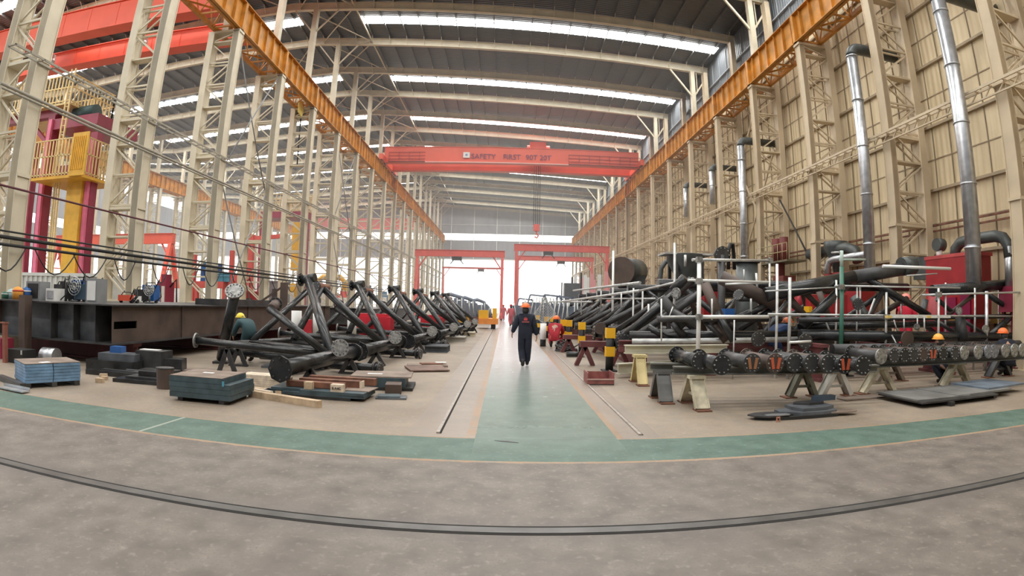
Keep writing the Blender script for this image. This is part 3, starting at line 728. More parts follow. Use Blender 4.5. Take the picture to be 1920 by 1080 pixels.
zl = PY(140, 340, D).z; x0 = PY(95, 330, D).x; x1 = PY(186, 345, D).x
q = MB(); q.b2((x0, D - 1.4, zl - .15), (x1, D + 1.5, zl)); q.build('lower_deck', yellow, t)
railing(x0, x1, D - 1.4, D + 1.5, zl, 1.9, m=paleyellow, gap=.24)
xa, xb = PY(131, 300, D - 1.5).x, PY(160, 300, D - 1.5).x
q = MB(); q.b2((xa, D - 1.5, zl - .1), (xb, D - 1.42, zl + 2.1))
for i in range(7): q.b2((xa + .1 + i * (xb - xa - .2) / 7, D - 1.54, zl + .2), (xa + .1 + (i + .45) * (xb - xa - .2) / 7, D - 1.5, zl + 1.9))
q.build('ribbed_panel', yellow, t)
xa, xb = PY(119, 420, D - .6).x, PY(146, 420, D - .6).x
q = MB(); q.b2((xa, D - .6, 0), (xb, D + .5, zl - .1)); q.build('yellow_mast', yellow, t)
q = MB()
for px in (124, 131): a = PY(px, 190, D - .9); q.b2((a.x - .04, D - .95, zl), (a.x + .04, D - .87, zt + 2.2))
a0, a1 = PY(124, 190, D - .9).x, PY(131, 190, D - .9).x; z = zl
while z < zt + 2: q.b2((a0, D - .93, z), (a1, D - .89, z + .04)); z += .35
q.build('ladder', paleyellow, t)
a0, a1 = PY(94, 430, D - .6).x, PY(103, 430, D - .6).x
q = MB(); z = .3
for xx in (a0, a1, (a0 + a1) / 2): q.b2((xx - .03, D - .62, 0), (xx + .03, D - .56, zl - .1))
while z < zl: q.b2((a0, D - .6, z), (a1, D - .57, z + .04)); z += .4
q.build('lower_ladder', paleyellow, t)
q = MB(); c = PY(165, 212, D + .5); q.tube(c + Vector((-.9, 0, 0)), c + Vector((.7, 0, 0)), .42, 14); q.build('winch_motor', mat('dark_green_motor', (.05, .10, .10), .4, var=.1), t)

t = thing('shipping_container', 'white ribbed container box low behind the nearest left columns', 'container', (-21.3, 20.6, 0))
q = MB(); q.b2((-26.5, 19.6, .1), (-17.9, 21.2, 2.55)); x = -26.4
while x < -19.2: q.b2((x, 19.55, .2), (x + .16, 19.62, 2.45)); x += .36
q.build('body', mat('container_white', (.62, .64, .62), .5, var=.08), t)
q = MB(); q.b2((-26.5, 19.52, 0), (-17.9, 19.6, .14)); q.b2((-26.5, 19.52, 2.45), (-17.9, 19.6, 2.6)); q.build('rails', mat('container_white', (.62, .64, .62)), t)
q = MB(); c = (-18.5, 19.6, 1.9); n = 18
q.add([(c[0] + r_ * cos(2 * pi * i / n), 19.585, c[2] + r_ * sin(2 * pi * i / n)) for r_ in (.16, .22) for i in range(n)], [(i, (i + 1) % n, n + (i + 1) % n, n + i) for i in range(n)]); q.build('ring_mark', greyp, t)

t = thing('parts_rack', 'red frame rack behind the third left column holding blue bins', 'rack', (PY(405, 540, 33).x, 33, 0))
za = PY(400, 528, 33).z; xa, xb = PY(372, 528, 33).x, PY(424, 528, 33).x
q = MB(); q.b2((xa, 32.6, za - .45), (xb, 33.6, za)); q.build('shelf', rail_red, t)
for x in (xa, xb):
    q = MB(); q.b2((x - .12, 32.7, 0), (x + .12, 33.0, za - .45)); q.build('leg', rail_red, t)
for x, pz in ((PY(366, 480, 33).x, 478), (PY(436, 480, 33).x, 470)):
    q = MB(); q.b2((x - .12, 32.8, 0), (x + .12, 33.1, PY(400, pz, 33).z)); q.build('upright', rail_red, t)
for i, (a, c, py, m, lab) in enumerate(((377, 391, 492, blue, 'tall blue bin on the left of the red rack'), (394, 408, 493, blue, 'tall blue bin next to the left one on the red rack'), (408, 418, 511, cyan, 'short light blue bin on the red rack'), (419, 430, 511, cyan, 'short light blue bin at the right end of the red rack'))):
    p0, p1 = PY(a, py, 32.7), PY(c, py, 32.7)
    t = thing('storage_bin', lab, 'bin', ((p0.x + p1.x) / 2, 33, za), 'blue bins on the red rack')
    q = MB(); q.b2((p0.x, 32.75, za), (p1.x, 33.4, p0.z)); q.build('body', m, t)
    q = MB(); q.b2((p0.x, 32.7, za + (p0.z - za) * .6), (p1.x, 32.75, za + (p0.z - za) * .66)); q.b2((p0.x, 32.7, p0.z - .06), (p1.x, 33.42, p0.z)); q.each('lid_band', mat('pale_blue', (.25, .5, .65), .4, var=0), t)
# side bay machines glimpsed between the columns
for i, (px, py, Y, wd, h, m, lab, nm_) in enumerate(((470, 548, 32.5, 1.3, 2.2, dred, 'red machine glimpsed left of the fifth left column', 'machine_cabinet'), (512, 552, 34, 1.6, 1.2, red, 'low orange red bench machine behind the left pipe frames', 'machine_cabinet'), (525, 520, 40, 1.4, 3.2, greyp, 'dark grey machine head beyond the left columns', 'machine_cabinet'), (350, 553, 27, 1.2, .8, mat('orange_machine', (.7, .3, .08), .5, var=.1), 'small orange box machine between the second and third left columns', 'machine_cabinet'), (60, 500, 28, 1.2, 2.6, rail_red, 'red cabinet seen above the white container', 'machine_cabinet'))):
    c = PY(px, py, Y); t = thing(nm_, lab, 'machine', (c.x, Y, 0))
    q = MB(); q.b2((c.x - wd / 2, Y - .5, .12), (c.x + wd / 2, Y + .5, h)); q.b2((c.x - wd / 2 - .08, Y - .58, h - .12), (c.x + wd / 2 + .08, Y + .58, h)); q.build('body', m, t)
    q = MB(); q.b2((c.x - wd / 2, Y - .5, 0), (c.x - wd / 2 + .15, Y + .5, .12)); q.b2((c.x + wd / 2 - .15, Y - .5, 0), (c.x + wd / 2, Y + .5, .12)); q.each('skid', dgrey, t)
    q = MB(); q.b2((c.x - wd * .3, Y - .53, h * .45), (c.x + wd * .3, Y - .5, h * .8)); q.build('panel', whitem if i % 2 else dgrey, t)
t = thing('loading_machine', 'yellow arched machine far behind the left pipe frames', 'machine', (PY(622, 540, 60).x, 60, 0))
c = PY(622, 520, 60)
q = MB(); q.path([(c.x - 1.6, 60, 0), (c.x - 1.6, 60, c.z - .3), (c.x - 1.1, 60, c.z), (c.x + 1.1, 60, c.z), (c.x + 1.6, 60, c.z - .5), (c.x + 1.6, 60, 0)], .35, 8); q.build('arch', yellow, t)
q = MB(); q.b2((c.x - 1.2, 59.6, .8), (c.x + 1.1, 60.6, 2.6)); q.build('cabin', greyp, t)
# second tower, further up the side bay
t = thing('lift_tower', 'second maroon and yellow platform tower farther up the left side bay', 'tower', (PY(530, 520, 48).x, 48, 0))
for px in (497, 572):
    a = PY(px, 412, 48); q = MB(); q.b2((a.x - .35, 47.6, 0), (a.x + .35, 48.4, a.z)); q.build('post', maroon, t)
a, c = PY(492, 410, 48), PY(578, 410, 48)
q = MB(); q.b2((a.x, 47.5, a.z), (c.x, 50, a.z + .6)); q.build('header_beam', maroon, t)
railing(a.x, c.x, 47.5, 50, a.z + .6, 1.7, gap=.4)
q = MB(); x = PY(562, 470, 47.6).x; q.b2((x - .7, 47.2, 4.5), (x + .5, 48, a.z - .5)); q.build('yellow_mast', yellow, t)
t = thing('jib_post', 'pink red upright post between the fourth and fifth left columns', 'post', (PY(472, 500, 38).x, 38, 0))
a = PY(472, 440, 38); q = MB(); q.b2((a.x - .25, 37.8, 0), (a.x + .25, 38.2, a.z)); q.bar((a.x, 38, a.z - .3), (a.x + 3, 38, a.z - .1), .25, .3); q.build('post', rail_red, t)

for i, (px, Y, wd, h, m, lab) in enumerate(((545, 42, 1.2, 2.6, yellow, 'yellow cabinet seen between the fifth and sixth left columns'), (592, 52, 1.8, 3.2, whitem, 'white tall cabinet beyond the sixth left column'), (645, 58, 1.6, 2.4, rail_red, 'pale red machine far in the side bay'), (688, 66, 1.4, 3.4, greyp, 'grey machine tower far in the side bay'), (718, 74, 1.6, 2.8, mat('side_bay_blue', (.12, .25, .4), .5, var=.1), 'blue grey machine far in the side bay'), (446, 36, .9, 3.0, rail_red, 'red hydraulic column right of the blue bins'), (335, 40, 1.6, 1.9, whitem, 'white low cabinet behind the salmon gantry leg'), (215, 34, 1.4, 2.0, cyan, 'teal cabinet behind the second left column'), (310, 30, .7, 2.6, maroon, 'maroon slim cabinet right of the salmon gantry'))):
    c = PY(px, 560, Y); t = thing('machine_tower', lab, 'machine', (c.x, Y, 0))
    q = MB(); q.b2((c.x - wd / 2, Y - .5, .1), (c.x + wd / 2, Y + .5, h)); q.b2((c.x - wd / 4, Y - .3, h), (c.x + wd / 3, Y + .3, h + .5)); q.build('body', m, t)
    q = MB(); q.b2((c.x - wd * .42, Y - .54, h * .3), (c.x - .05, Y - .5, h * .9)); q.b2((c.x + .05, Y - .54, h * .3), (c.x + wd * .42, Y - .5, h * .9)); q.each('door_panel', dgrey if i % 2 else whitem, t)
    q = MB(); q.b2((c.x - wd / 2, Y - .55, 0), (c.x + wd / 2, Y + .5, .1)); q.build('plinth', dgrey, t)
    q = MB(); q.path([(c.x + wd / 2, Y, h - .3), (c.x + wd / 2 + .5, Y, h + .2), (c.x + wd / 2 + .6, Y, .3)], .05, 6); q.build('hose', rubber, t)
# ================================================================== SHARED PIECES
def flange(c, axis, r, th, m, parent, name='flange', n=20, bolts=10, bolt_m=None):
    c = Vector(c); ax = Vector(axis).normalized()
    q = MB(); q.tube(c - ax * th / 2, c + ax * th / 2, r, n); q.cur = 1
    if bolts:
        a = Vector((0, 0, 1)) if abs(ax.z) < .9 else Vector((1, 0, 0)); x = ax.cross(a).normalized(); y = x.cross(ax)
        for i in range(bolts):
            p_ = c + (x * cos(2 * pi * i / bolts) + y * sin(2 * pi * i / bolts)) * r * .78
            q.tube(p_ - ax * (th / 2 + .018), p_ + ax * (th / 2 + .018), r * .075, 6)
    return q.build(name, m, parent, m2=bolt_m or (dgrey if m is steel else steel))
# children of a child use the thing's origin because every mesh is written relative to it
def plate_stack(label, name, u0, du, dv, layers, loc0, cat='plates', group=None):
    """layers: list of (z0,z1,inset_u0,inset_u1,material,name)"""
    t = thing(name, label, cat, loc0, group); return t

# ================================================================== WALKING PERSON AND WORKERS
def skinned(name, joints, edges, m, parent, sub=2):
    me = bpy.data.meshes.new(name); off = ORG.get(parent.name, Vector())
    me.from_pydata([Vector(j[0]) - off for j in joints], edges, []); o = bpy.data.objects.new(name, me); COL.objects.link(o)
    o.parent = parent; md = o.modifiers.new('skin', 'SKIN'); md.use_smooth_shade = True
    for i, j in enumerate(joints):
        sv = me.skin_vertices[0].data[i]; r = j[1]; sv.radius = (r, r) if not isinstance(r, tuple) else r; sv.use_root = (i == 0)
    s2 = o.modifiers.new('sub', 'SUBSURF'); s2.levels = sub; s2.render_levels = sub
    me.materials.append(m); ORG[o.name] = off
    return o
def sphere_mb(c, rx, ry, rz, n=14, lo=0.0, hi=1.0):
    q = MB(); c = Vector(c); prof = []; k = 9; vs = []; fs = []
    for i in range(k + 1):
        a = -pi / 2 + pi * (lo + (hi - lo) * i / k)
        for j in range(n): vs.append(c + Vector((rx * cos(a) * cos(2 * pi * j / n), ry * cos(a) * sin(2 * pi * j / n), rz * sin(a))))
    for i in range(k):
        for j in range(n): fs.append((i * n + j, i * n + (j + 1) % n, (i + 1) * n + (j + 1) % n, (i + 1) * n + j))
    fs.append(tuple(range(n - 1, -1, -1))); q.add(vs, fs, True); return q
def person(label, base, J, hat, cloth, scale=1.0, face=0.0, boots=rubber, logo=None, number=None, fine=False):
    """J: dict of joints in local metres (figure looks along +Y before turning by face)"""
    t = thing('person', label, 'person', base)
    base = Vector(base); R = Matrix.Rotation(face, 3, 'Z')
    W = lambda p: base + R @ (Vector(p) * scale)
    names = ['pelvis', 'waist', 'chest', 'neck', 'head0', 'head1']
    jo = [(W(J['pelvis']), (.13, .11)), (W(J['waist']), (.125, .10)), (W(J['chest']), (.17, .12)), (W(J['neck']), .055), (W(J['head0']), .075), (W(J['head1']), .09)]
    ed = [(0, 1), (1, 2), (2, 3), (3, 4), (4, 5)]; idx = {n: i for i, n in enumerate(names)}
    cj = [(W(J['pelvis']), (.20, .155)), (W(J['waist']), (.195, .15)), (W(J['chest']), (.25, .155)), (W(J['collar']), .105)]; ce = [(0, 1), (1, 2), (2, 3)]
    for s_ in ('l', 'r'):
        a = len(jo); jo += [(W(J['sh' + s_]), .055), (W(J['el' + s_]), .038), (W(J['wr' + s_]), .026), (W(J['ha' + s_]), (.034, .018))]
        ed += [(2, a), (a, a + 1), (a + 1, a + 2), (a + 2, a + 3)]
        b = len(cj); cj += [(W(J['sh' + s_]), .105), (W(J['el' + s_]), .083), (W(J['wr' + s_]), .06)]
        ce += [(2, b), (b, b + 1), (b + 1, b + 2)]
        hp = Vector(J['ha' + s_]); wp = Vector(J['wr' + s_]); d = (hp - wp).normalized(); sd = Vector((0, 1, 0)) if abs(d.y) < .8 else Vector((1, 0, 0))
        inw = Vector((1 if s_ == 'l' else -1, 0, 0))
        sd = (sd - d * sd.dot(d)).normalized()
        for f_, (off_, ln) in enumerate(((-.030, .065), (-.010, .078), (.010, .075), (.028, .058))):
            c0 = len(jo); p0 = hp + sd * off_ + d * .02; p1 = p0 + d * ln * .55 + inw * .008; p2 = p1 + d * ln * .4 + inw * .025
            jo += [(W(p0), .009), (W(p1), .0085), (W(p2), .0075)]; ed += [(a + 3, c0), (c0, c0 + 1), (c0 + 1, c0 + 2)]
        c0 = len(jo); p0 = wp + d * .035 + sd * .03; p1 = p0 + d * .035 + sd * .022; p2 = p1 + d * .03 + inw * .008
        jo += [(W(p0), .012), (W(p1), .010), (W(p2), .009)]; ed += [(a + 3, c0), (c0, c0 + 1), (c0 + 1, c0 + 2)]
        a = len(jo); jo += [(W(J['hip' + s_]), .085), (W(J['kn' + s_]), .055), (W(J['an' + s_]), .035), (W(J['to' + s_]), .03)]
        ed += [(0, a), (a, a + 1), (a + 1, a + 2), (a + 2, a + 3)]
        b = len(cj); cj += [(W(J['hip' + s_]), .13), (W(J['kn' + s_]), .108), (W(J['an' + s_]), .09)]
        ce += [(0, b), (b, b + 1), (b + 1, b + 2)]
    skinned('body', jo, ed, skin, t, 1); skinned('coverall', cj, ce, cloth, t, 2)
    h0, h1 = Vector(J['head0']), Vector(J['head1']); up = (h1 - h0).normalized()
    hc = W(h1 + up * .035)
    q = sphere_mb(W(h0 * .35 + h1 * .65), .083 * scale, .095 * scale, .115 * scale); q.build('head', skin, t)
    fw = R @ Vector((0, 1, 0)); rt_ = R @ Vector((1, 0, 0)); hm = W(h0 * .35 + h1 * .65)
    q = MB(); q.tube(hm + fw * .085 + Vector((0, 0, -.01)), hm + fw * .118 + Vector((0, 0, -.025)), .018, 8, r2=.012); q.build('nose', skin, t)
    for e_ in (-1, 1):
        q = sphere_mb(hm + rt_ * .085 * e_ + Vector((0, 0, -.01)), .015, .025, .035, 8); q.build('ear', skin, t)
        q = sphere_mb(hm + fw * .088 + rt_ * .032 * e_ + Vector((0, 0, .015)), .012, .01, .01, 8); q.build('eye', rubber, t)
    q = MB(); q.box(hm + fw * .093 + Vector((0, 0, -.055)), (.045, .01, .01), M=R); q.build('mouth', mat('lips', (.3, .1, .08), .6, var=0), t)
    q = sphere_mb(hm - fw * .03 + Vector((0, 0, -.03)), .098 * scale, .095 * scale, .125 * scale, 14, .0, .85); q.build('hair', rubber, t)
    q = sphere_mb(hc, .125 * scale, .145 * scale, .125 * scale, 18, .5, 1.0); hm_ = q.build('helmet', hat, t)
    q = MB(); q.lathe(hc + Vector((0, 0, -.012)), [(.118 * scale, 0), (.16 * scale, 0), (.155 * scale, .014), (.118 * scale, .02)], 20)
    b = q.build('helmet_brim', hat, hm_); ORG[b.name] = ORG[t.name]
    for s_ in ('l', 'r'):
        a = Vector(J['an' + s_]); c = Vector(J['to' + s_]); q = MB()
        q.path([W(a + Vector((0, 0, .12))), W(a), W(a * .6 + c * .4 + Vector((0, 0, -.015))), W(c)], [.06, .058, .05, .04], 10); q.build('boot', boots, t)
    return t, W
WALK = dict(pelvis=(0, 0, .96), waist=(0, .01, 1.12), chest=(0, .02, 1.36), collar=(0, .02, 1.515), neck=(0, .03, 1.52), head0=(0, .045, 1.58), head1=(0, .055, 1.67),
            shl=(-.20, .01, 1.42), ell=(-.29, -.03, 1.16), wrl=(-.36, .04, .97), hal=(-.37, .07, .90),
            shr=(.20, .02, 1.42), elr=(.27, .0, 1.14), wrr=(.33, .06, .90), har=(.335, .08, .82),
            hipl=(-.09, 0, .90), knl=(-.09, .10, .50), anl=(-.05, -.05, .12), tol=(-.05, .10, .05),
            hipr=(.09, 0, .90), knr=(.09, .07, .50), anr=(.085, .24, .12), tor=(.09, .39, .05))
t, W = person('person in navy coveralls and orange helmet walking away down the aisle', (.57, 14.75, 0), WALK, orangehat, navy, .985, 0)
q = MB(); 
a = W((0, -.175, 1.33))
q.prism([(0, 0)] * 0 or [(-.05, -.0), (.05, -.0), (.05, .004), (-.05, .004)], 0, .06); q.v = [v + a + Vector((0, 0, -.0)) for v in q.v]; o = q.build('back_emblem', mat('logo_red', (.6, .06, .07), .7, var=0), t)
q = MB(); q.add([a + Vector((-.10, -.002, -.06)), a + Vector((.10, -.002, -.06)), a + Vector((.10, .004, -.025)), a + Vector((-.10, .004, -.025))], [(0, 1, 2, 3)]); q.add([a + Vector((-.05, -.004, .06)), a + Vector((.05, -.004, .06)), a + Vector((0, -.004, .1))], [(0, 1, 2)]); q.build('back_lettering', mat('logo_dull_red', (.28, .06, .06), .7, var=0), t)
SQUAT = dict(pelvis=(0, -.12, .38), waist=(0, -.10, .52), chest=(0, .06, .74), collar=(0, .12, .84), neck=(0, .14, .87), head0=(0, .18, .91), head1=(0, .22, .99),
             shl=(-.19, .08, .78), ell=(-.25, .28, .58), wrl=(-.16, .46, .45), hal=(-.14, .52, .42), shr=(.19, .08, .78), elr=(.25, .28, .58), wrr=(.16, .46, .45), har=(.14, .52, .42),
             hipl=(-.10, -.1, .36), knl=(-.20, .28, .45), anl=(-.13, .02, .12), tol=(-.14, .16, .05), hipr=(.10, -.1, .36), knr=(.20, .28, .45), anr=(.13, .02, .12), tor=(.14, .16, .05))
t, W = person('person in dark red coveralls and orange helmet squatting beside the aisle with back turned', (PZ(1037, 651).x, 21.6, 0), SQUAT, orangehat, redcloth, 1.18, -.25)
text('77', .15, W((-.08, -.115, .66)), (pi / 2 - .2, 0, -.25), mat('number_white', (.7, .6, .6), .7, var=0), t, 'back_number')
BEND = dict(pelvis=(0, -.2, .88), waist=(0, -.12, 1.0), chest=(0, .1, 1.12), collar=(0, .2, 1.16), neck=(0, .23, 1.17), head0=(0, .28, 1.18), head1=(0, .34, 1.24),
            shl=(-.19, .12, 1.12), ell=(-.24, .25, .88), wrl=(-.18, .42, .72), hal=(-.17, .47, .67), shr=(.19, .12, 1.12), elr=(.24, .25, .88), wrr=(.18, .42, .72), har=(.17, .47, .67),
            hipl=(-.1, -.18, .84), knl=(-.12, -.02, .46), anl=(-.12, -.12, .12), tol=(-.12, .03, .05), hipr=(.1, -.18, .84), knr=(.13, 0, .46), anr=(.13, -.1, .12), tor=(.13, .05, .05))
def place(px, py, z, Y): p_ = PY(px, py, Y); return (p_.x, Y, 0)
person('person in dark teal and yellow helmet bending before the brown box girder', place(462, 612, 1.2, 13.3), BEND, yellowhat, tealcloth, .95, 1.0)
person('person in blue coveralls and orange helmet working among the right hand pipe frames', place(1459, 600, 1.2, 12.9), BEND, orangehat, bluecloth, 1.1, -1.2)
person('person with yellow orange helmet crouched behind the flanged pipes, left of the other', place(1776, 640, 1, 10.0), SQUAT, mat('amber_helmet', (.92, .42, .06), .35, var=0), navy, 1.03, .4)
person('person with orange helmet crouched behind the rightmost flanged pipes', place(1890, 640, 1, 10.3), SQUAT, orangehat, navy, 1.12, -.3)
person('small distant person in red standing on the aisle beside the gantry leg', (PY(958, 590, 44).x, 44, 0), WALK, redcloth, mat('faded_red_cloth', (.55, .12, .14), .8, var=0), 1.0, .3)
person('tiny distant person in pale red at the far end of the aisle', (PY(944, 585, 60).x, 60, 0), WALK, redcloth, mat('faded_red_cloth', (.55, .12, .14)), 1.0, 2.8)

# ================================================================== LEFT SIDE: BOX GIRDER
t = thing('box_girder', 'long dark brown welded steel box girder lying behind the left pipe frames', 'girder', (-11.5, 16, .5))
zb_, zt_ = .55, 1.43; xl, xr, y0, y1 = -13.75, -9.2, 10.5, 27.0
q = MB(); # right long side with slot
q.b2((xr - .03, y0 + .95, zb_), (xr, y1, zt_)); q.b2((xr - .03, y0, zb_), (xr, y0 + .95, .88)); q.b2((xr - .03, y0, 1.06), (xr, y0 + .95, zt_)); q.b2((xr - .03, y0, .88), (xr, y0 + .05, 1.06))
q.build('side_plate', brown, t)
q = MB(); q.b2((xl, y0, zb_), (xl + .03, y1, zt_)); q.build('rear_side_plate', brown, t)
q = MB(); q.b2((xl - .1, y0 - .12, zt_), (xr + .12, y1, zt_ + .035)); q.build('top_flange', dgrey, t)
q = MB(); q.b2((xl - .1, y0 - .1, zb_ - .04), (xr + .1, y1, zb_)); q.build('bottom_flange', dgrey, t)
for i, px in enumerate((95, 137, 178)):
    x = PY(px, 600, y0).x; q = MB(); q.b2((x - .012, y0, zb_), (x + .012, y1 - 4, zt_)); q.build('partition', dgrey, t)
xa, xb = PY(95, 600, y0).x, PY(178, 600, y0).x
q = MB(); q.b2((xl, y0 + .25, zb_), (xb, y0 + .28, zt_)); q.build('diaphragm', bluegrey, t)
q = MB(); y = 13.5
while y < y1: q.b2((xr, y - .02, zb_), (xr + .035, y + .02, zt_)); y += 4.2
q.each('outer_stiffener', brown, t)
q = MB(); q.b2((xr - .9, 15.6, zt_ + .035), (xr + .05, 20.5, zt_ + .24)); q.build('top_plate_strip', dgrey, t)
for i, y in enumerate((11.6, 16.0, 21.0, 26.0)):
    t = thing('support_beam', 'red oxide beam under the brown box girder, %s from the near end' % ORD[i], 'beam', (-11.4, y, 0), 'red beams under the box girder')
    q = MB(); q.b2((-13.6, y - .18, .4), (-9.3, y + .18, .51)); q.b2((-13.6, y - .16, 0), (-9.3, y + .16, .05)); q.b2((-13.6, y - .03, .05), (-9.3, y + .03, .4)); q.build('beam', oxide, t)
t = thing('steel_post', 'thick dark steel upright standing before the open end of the box girder', 'post', (-12.1, 10.2, 0)); q = MB(); q.b2((-12.2, 10.1, .0), (-11.95, 10.35, 1.6)); q.b2((-12.3, 10.0, 0), (-11.85, 10.38, .04)); q.build('post', brown, t)
# another box girder further on
t = thing('box_girder', 'second dark box girder farther along the left side', 'girder', (-9, 33, .4))
q = MB(); q.b2((-11.0, 29.5, .4), (-7.6, 44, 1.3)); q.build('body', dgrey, t)
q = MB(); q.b2((-11.1, 29.4, 1.3), (-7.5, 44, 1.35)); q.build('top_flange', black, t)
q = MB(); q.b2((-10.8, 30.5, 0), (-7.8, 30.8, .4)); q.b2((-10.8, 41.5, 0), (-7.8, 41.8, .4)); q.each('support', oxide, t)

# items standing on the box girder top
def canister(label, px, py0, py1, Y, r, m, m2=None, name='gas_cylinder', cat='cylinder'):
    zt0 = zt_ + .035; top = PY(px, py0, Y); t = thing(name, label, cat, (top.x, Y, zt0))
    h = max(.2, top.z - zt0)
    q = MB(); q.lathe((top.x, Y, zt0), [(0.001, 0), (r, 0), (r, h * .75), (r * .8, h * .88), (r * .3, h * .95), (r * .3, h), (.001, h)], 14); q.build('body', m, t)
    q = MB(); q.tube((top.x, Y, zt0 + h * .62), (top.x, Y, zt0 + h * .72), r * 1.04, 14); q.build('band', m2 or whitem, t); return t
canister('green paint can at the left end of the box girder top', 9, 548, 556, 11, .1, green, name='paint_can', cat='can')
canister('pale blue drum beside the orange one on the box girder', 22, 541, 556, 11.2, .13, mat('pale_teal', (.4, .55, .55), .5, var=0), name='drum', cat='drum')
canister('orange yellow drum on top of the box girder at far left', 34, 537, 556, 11.0, .16, mat('orange_drum', (.85, .36, .06), .5, var=0), mat('drum_red_cap', (.6, .05, .04), .5, var=0), name='drum', cat='drum')
canister('blue drum next to the orange drum on the box girder', 50, 538, 556, 11.3, .15, blue, name='drum', cat='drum')
for i, (px, py0, wd, m, lab, nm_) in enumerate(((72, 528, .62, dgrey, 'dark square control box with grey frame on the box girder top', 'control_box'), (104, 541, .36, whitem, 'small white box on the box girder top', 'white_box'), (182, 523, .42, greyp, 'tall light grey cabinet on the box girder before the second column', 'control_box'))):
    Y = 11.6; c = PY(px, py0, Y); z0 = zt_ + .035; t = thing(nm_, lab, 'box', (c.x, Y, z0))
    q = MB(); q.b2((c.x - wd / 2, Y - .2, z0), (c.x + wd / 2, Y + .2, c.z)); q.build('housing', m if i else greyp, t)
    q = MB(); q.b2((c.x - wd * .36, Y - .22, z0 + .06), (c.x + wd * .36, Y - .2, c.z - .06)); q.build('front_panel', rubber if i == 0 else (galv if i == 1 else whitem), t)
def blower(label, px, py, Y, r, m, frame=silver):
    c = PY(px, py, Y); z0 = zt_ + .035; t = thing('wire_fan', label, 'fan', (c.x, Y, z0))
    q = MB(); n = 20
    for rr in (r, r * .7, r * .4): q.path([c + Vector((rr * cos(2 * pi * i / n), 0, rr * sin(2 * pi * i / n))) for i in range(n + 1)], .012, 5)
    for i in range(10): q.tube(c, c + Vector((r * cos(2 * pi * i / 10), 0, r * sin(2 * pi * i / 10))), .008, 5)
    q.build('guard', frame, t)
    q = MB()
    for i in range(4):
        a = pi / 2 * i + .4; u = Vector((cos(a), 0, sin(a))); v_ = Vector((-sin(a), 0, cos(a)))
        q.add([c + u * .03 + Vector((0, .05, 0)), c + u * r * .85 + v_ * r * .3 + Vector((0, .08, 0)), c + u * r * .85 - v_ * r * .05 + Vector((0, .04, 0))], [(0, 1, 2)])
    q.build('blades', dgrey, t)
    q = MB(); q.tube((c.x, Y + .05, z0), (c.x, Y + .05, c.z - r), .03, 8); q.tube((c.x, Y + .05, z0), (c.x, Y + .05, z0 + .04), .16, 12); q.tube(c + Vector((0, .03, 0)), c + Vector((0, .22, 0)), .09, 12); q.build('stand', m, t)
blower('round silver wire fan on the box girder top in front of the container', 139, 536, 12.0, .26, darkduct)
blower('small round silver fan farther along on the box girder', 279, 543, 14.5, .2, darkduct)
def welder(label, px, py0, Y, m, wd=.4):
    c = PY(px, py0, Y); z0 = zt_ + .035; t = thing('welding_feeder', label, 'welding machine', (c.x, Y, z0))
    q = MB(); q.b2((c.x - wd / 2, Y - .15, z0 + .06), (c.x + wd / 2, Y + .2, c.z - .08)); q.build('case', m, t)
    q = MB(); q.path([(c.x - wd / 2, Y, c.z - .1), (c.x - wd / 3, Y, c.z), (c.x + wd / 3, Y, c.z), (c.x + wd / 2, Y, c.z - .1)], .015, 6); q.build('handle', rubber, t)
    q = MB()
    for s_ in (-1, 1): q.tube((c.x + s_ * wd * .5 - .03, Y, z0 + .06), (c.x + s_ * wd * .5 + .03, Y, z0 + .06), .06, 10)
    q.each('wheel', rubber, t)
    q = MB(); q.path([(c.x + wd / 2, Y - .1, c.z - .2), (c.x + wd, Y - .2, c.z + .1), (c.x + wd * 1.2, Y - .2, z0 + .2), (c.x + wd * .8, Y - .3, z0 + .03)], .02, 6); q.build('hose', rubber, t)
for i, (px, py, Y, m, wd, lab) in enumerate(((116, 528, 11.9, rubber, .35, 'black wire feeder left of the round fan'), (126, 524, 12.3, dgrey, .3, 'dark grey wire feeder with raised handle behind the fan'), (150, 520, 12.6, blue, .4, 'blue machine box behind the round silver fan'),
                                       (165, 528, 12.2, mat('dark_blue_cover', (.05, .09, .13), .7, var=.1), .75, 'machine under a dark blue cover right of the round fan'), (283, 530, 15.2, blue, .5, 'blue topped machine on the box girder past the second column'), (265, 538, 14.8, rubber, .4, 'black machine left of the small fan'), (238, 548, 13.4, red, .45, 'low orange red tool box beside the second column foot'), (252, 550, 13.6, whitem, .25, 'small white tool case beside the orange red box'))):
    welder(lab, px, py, Y, m, wd)

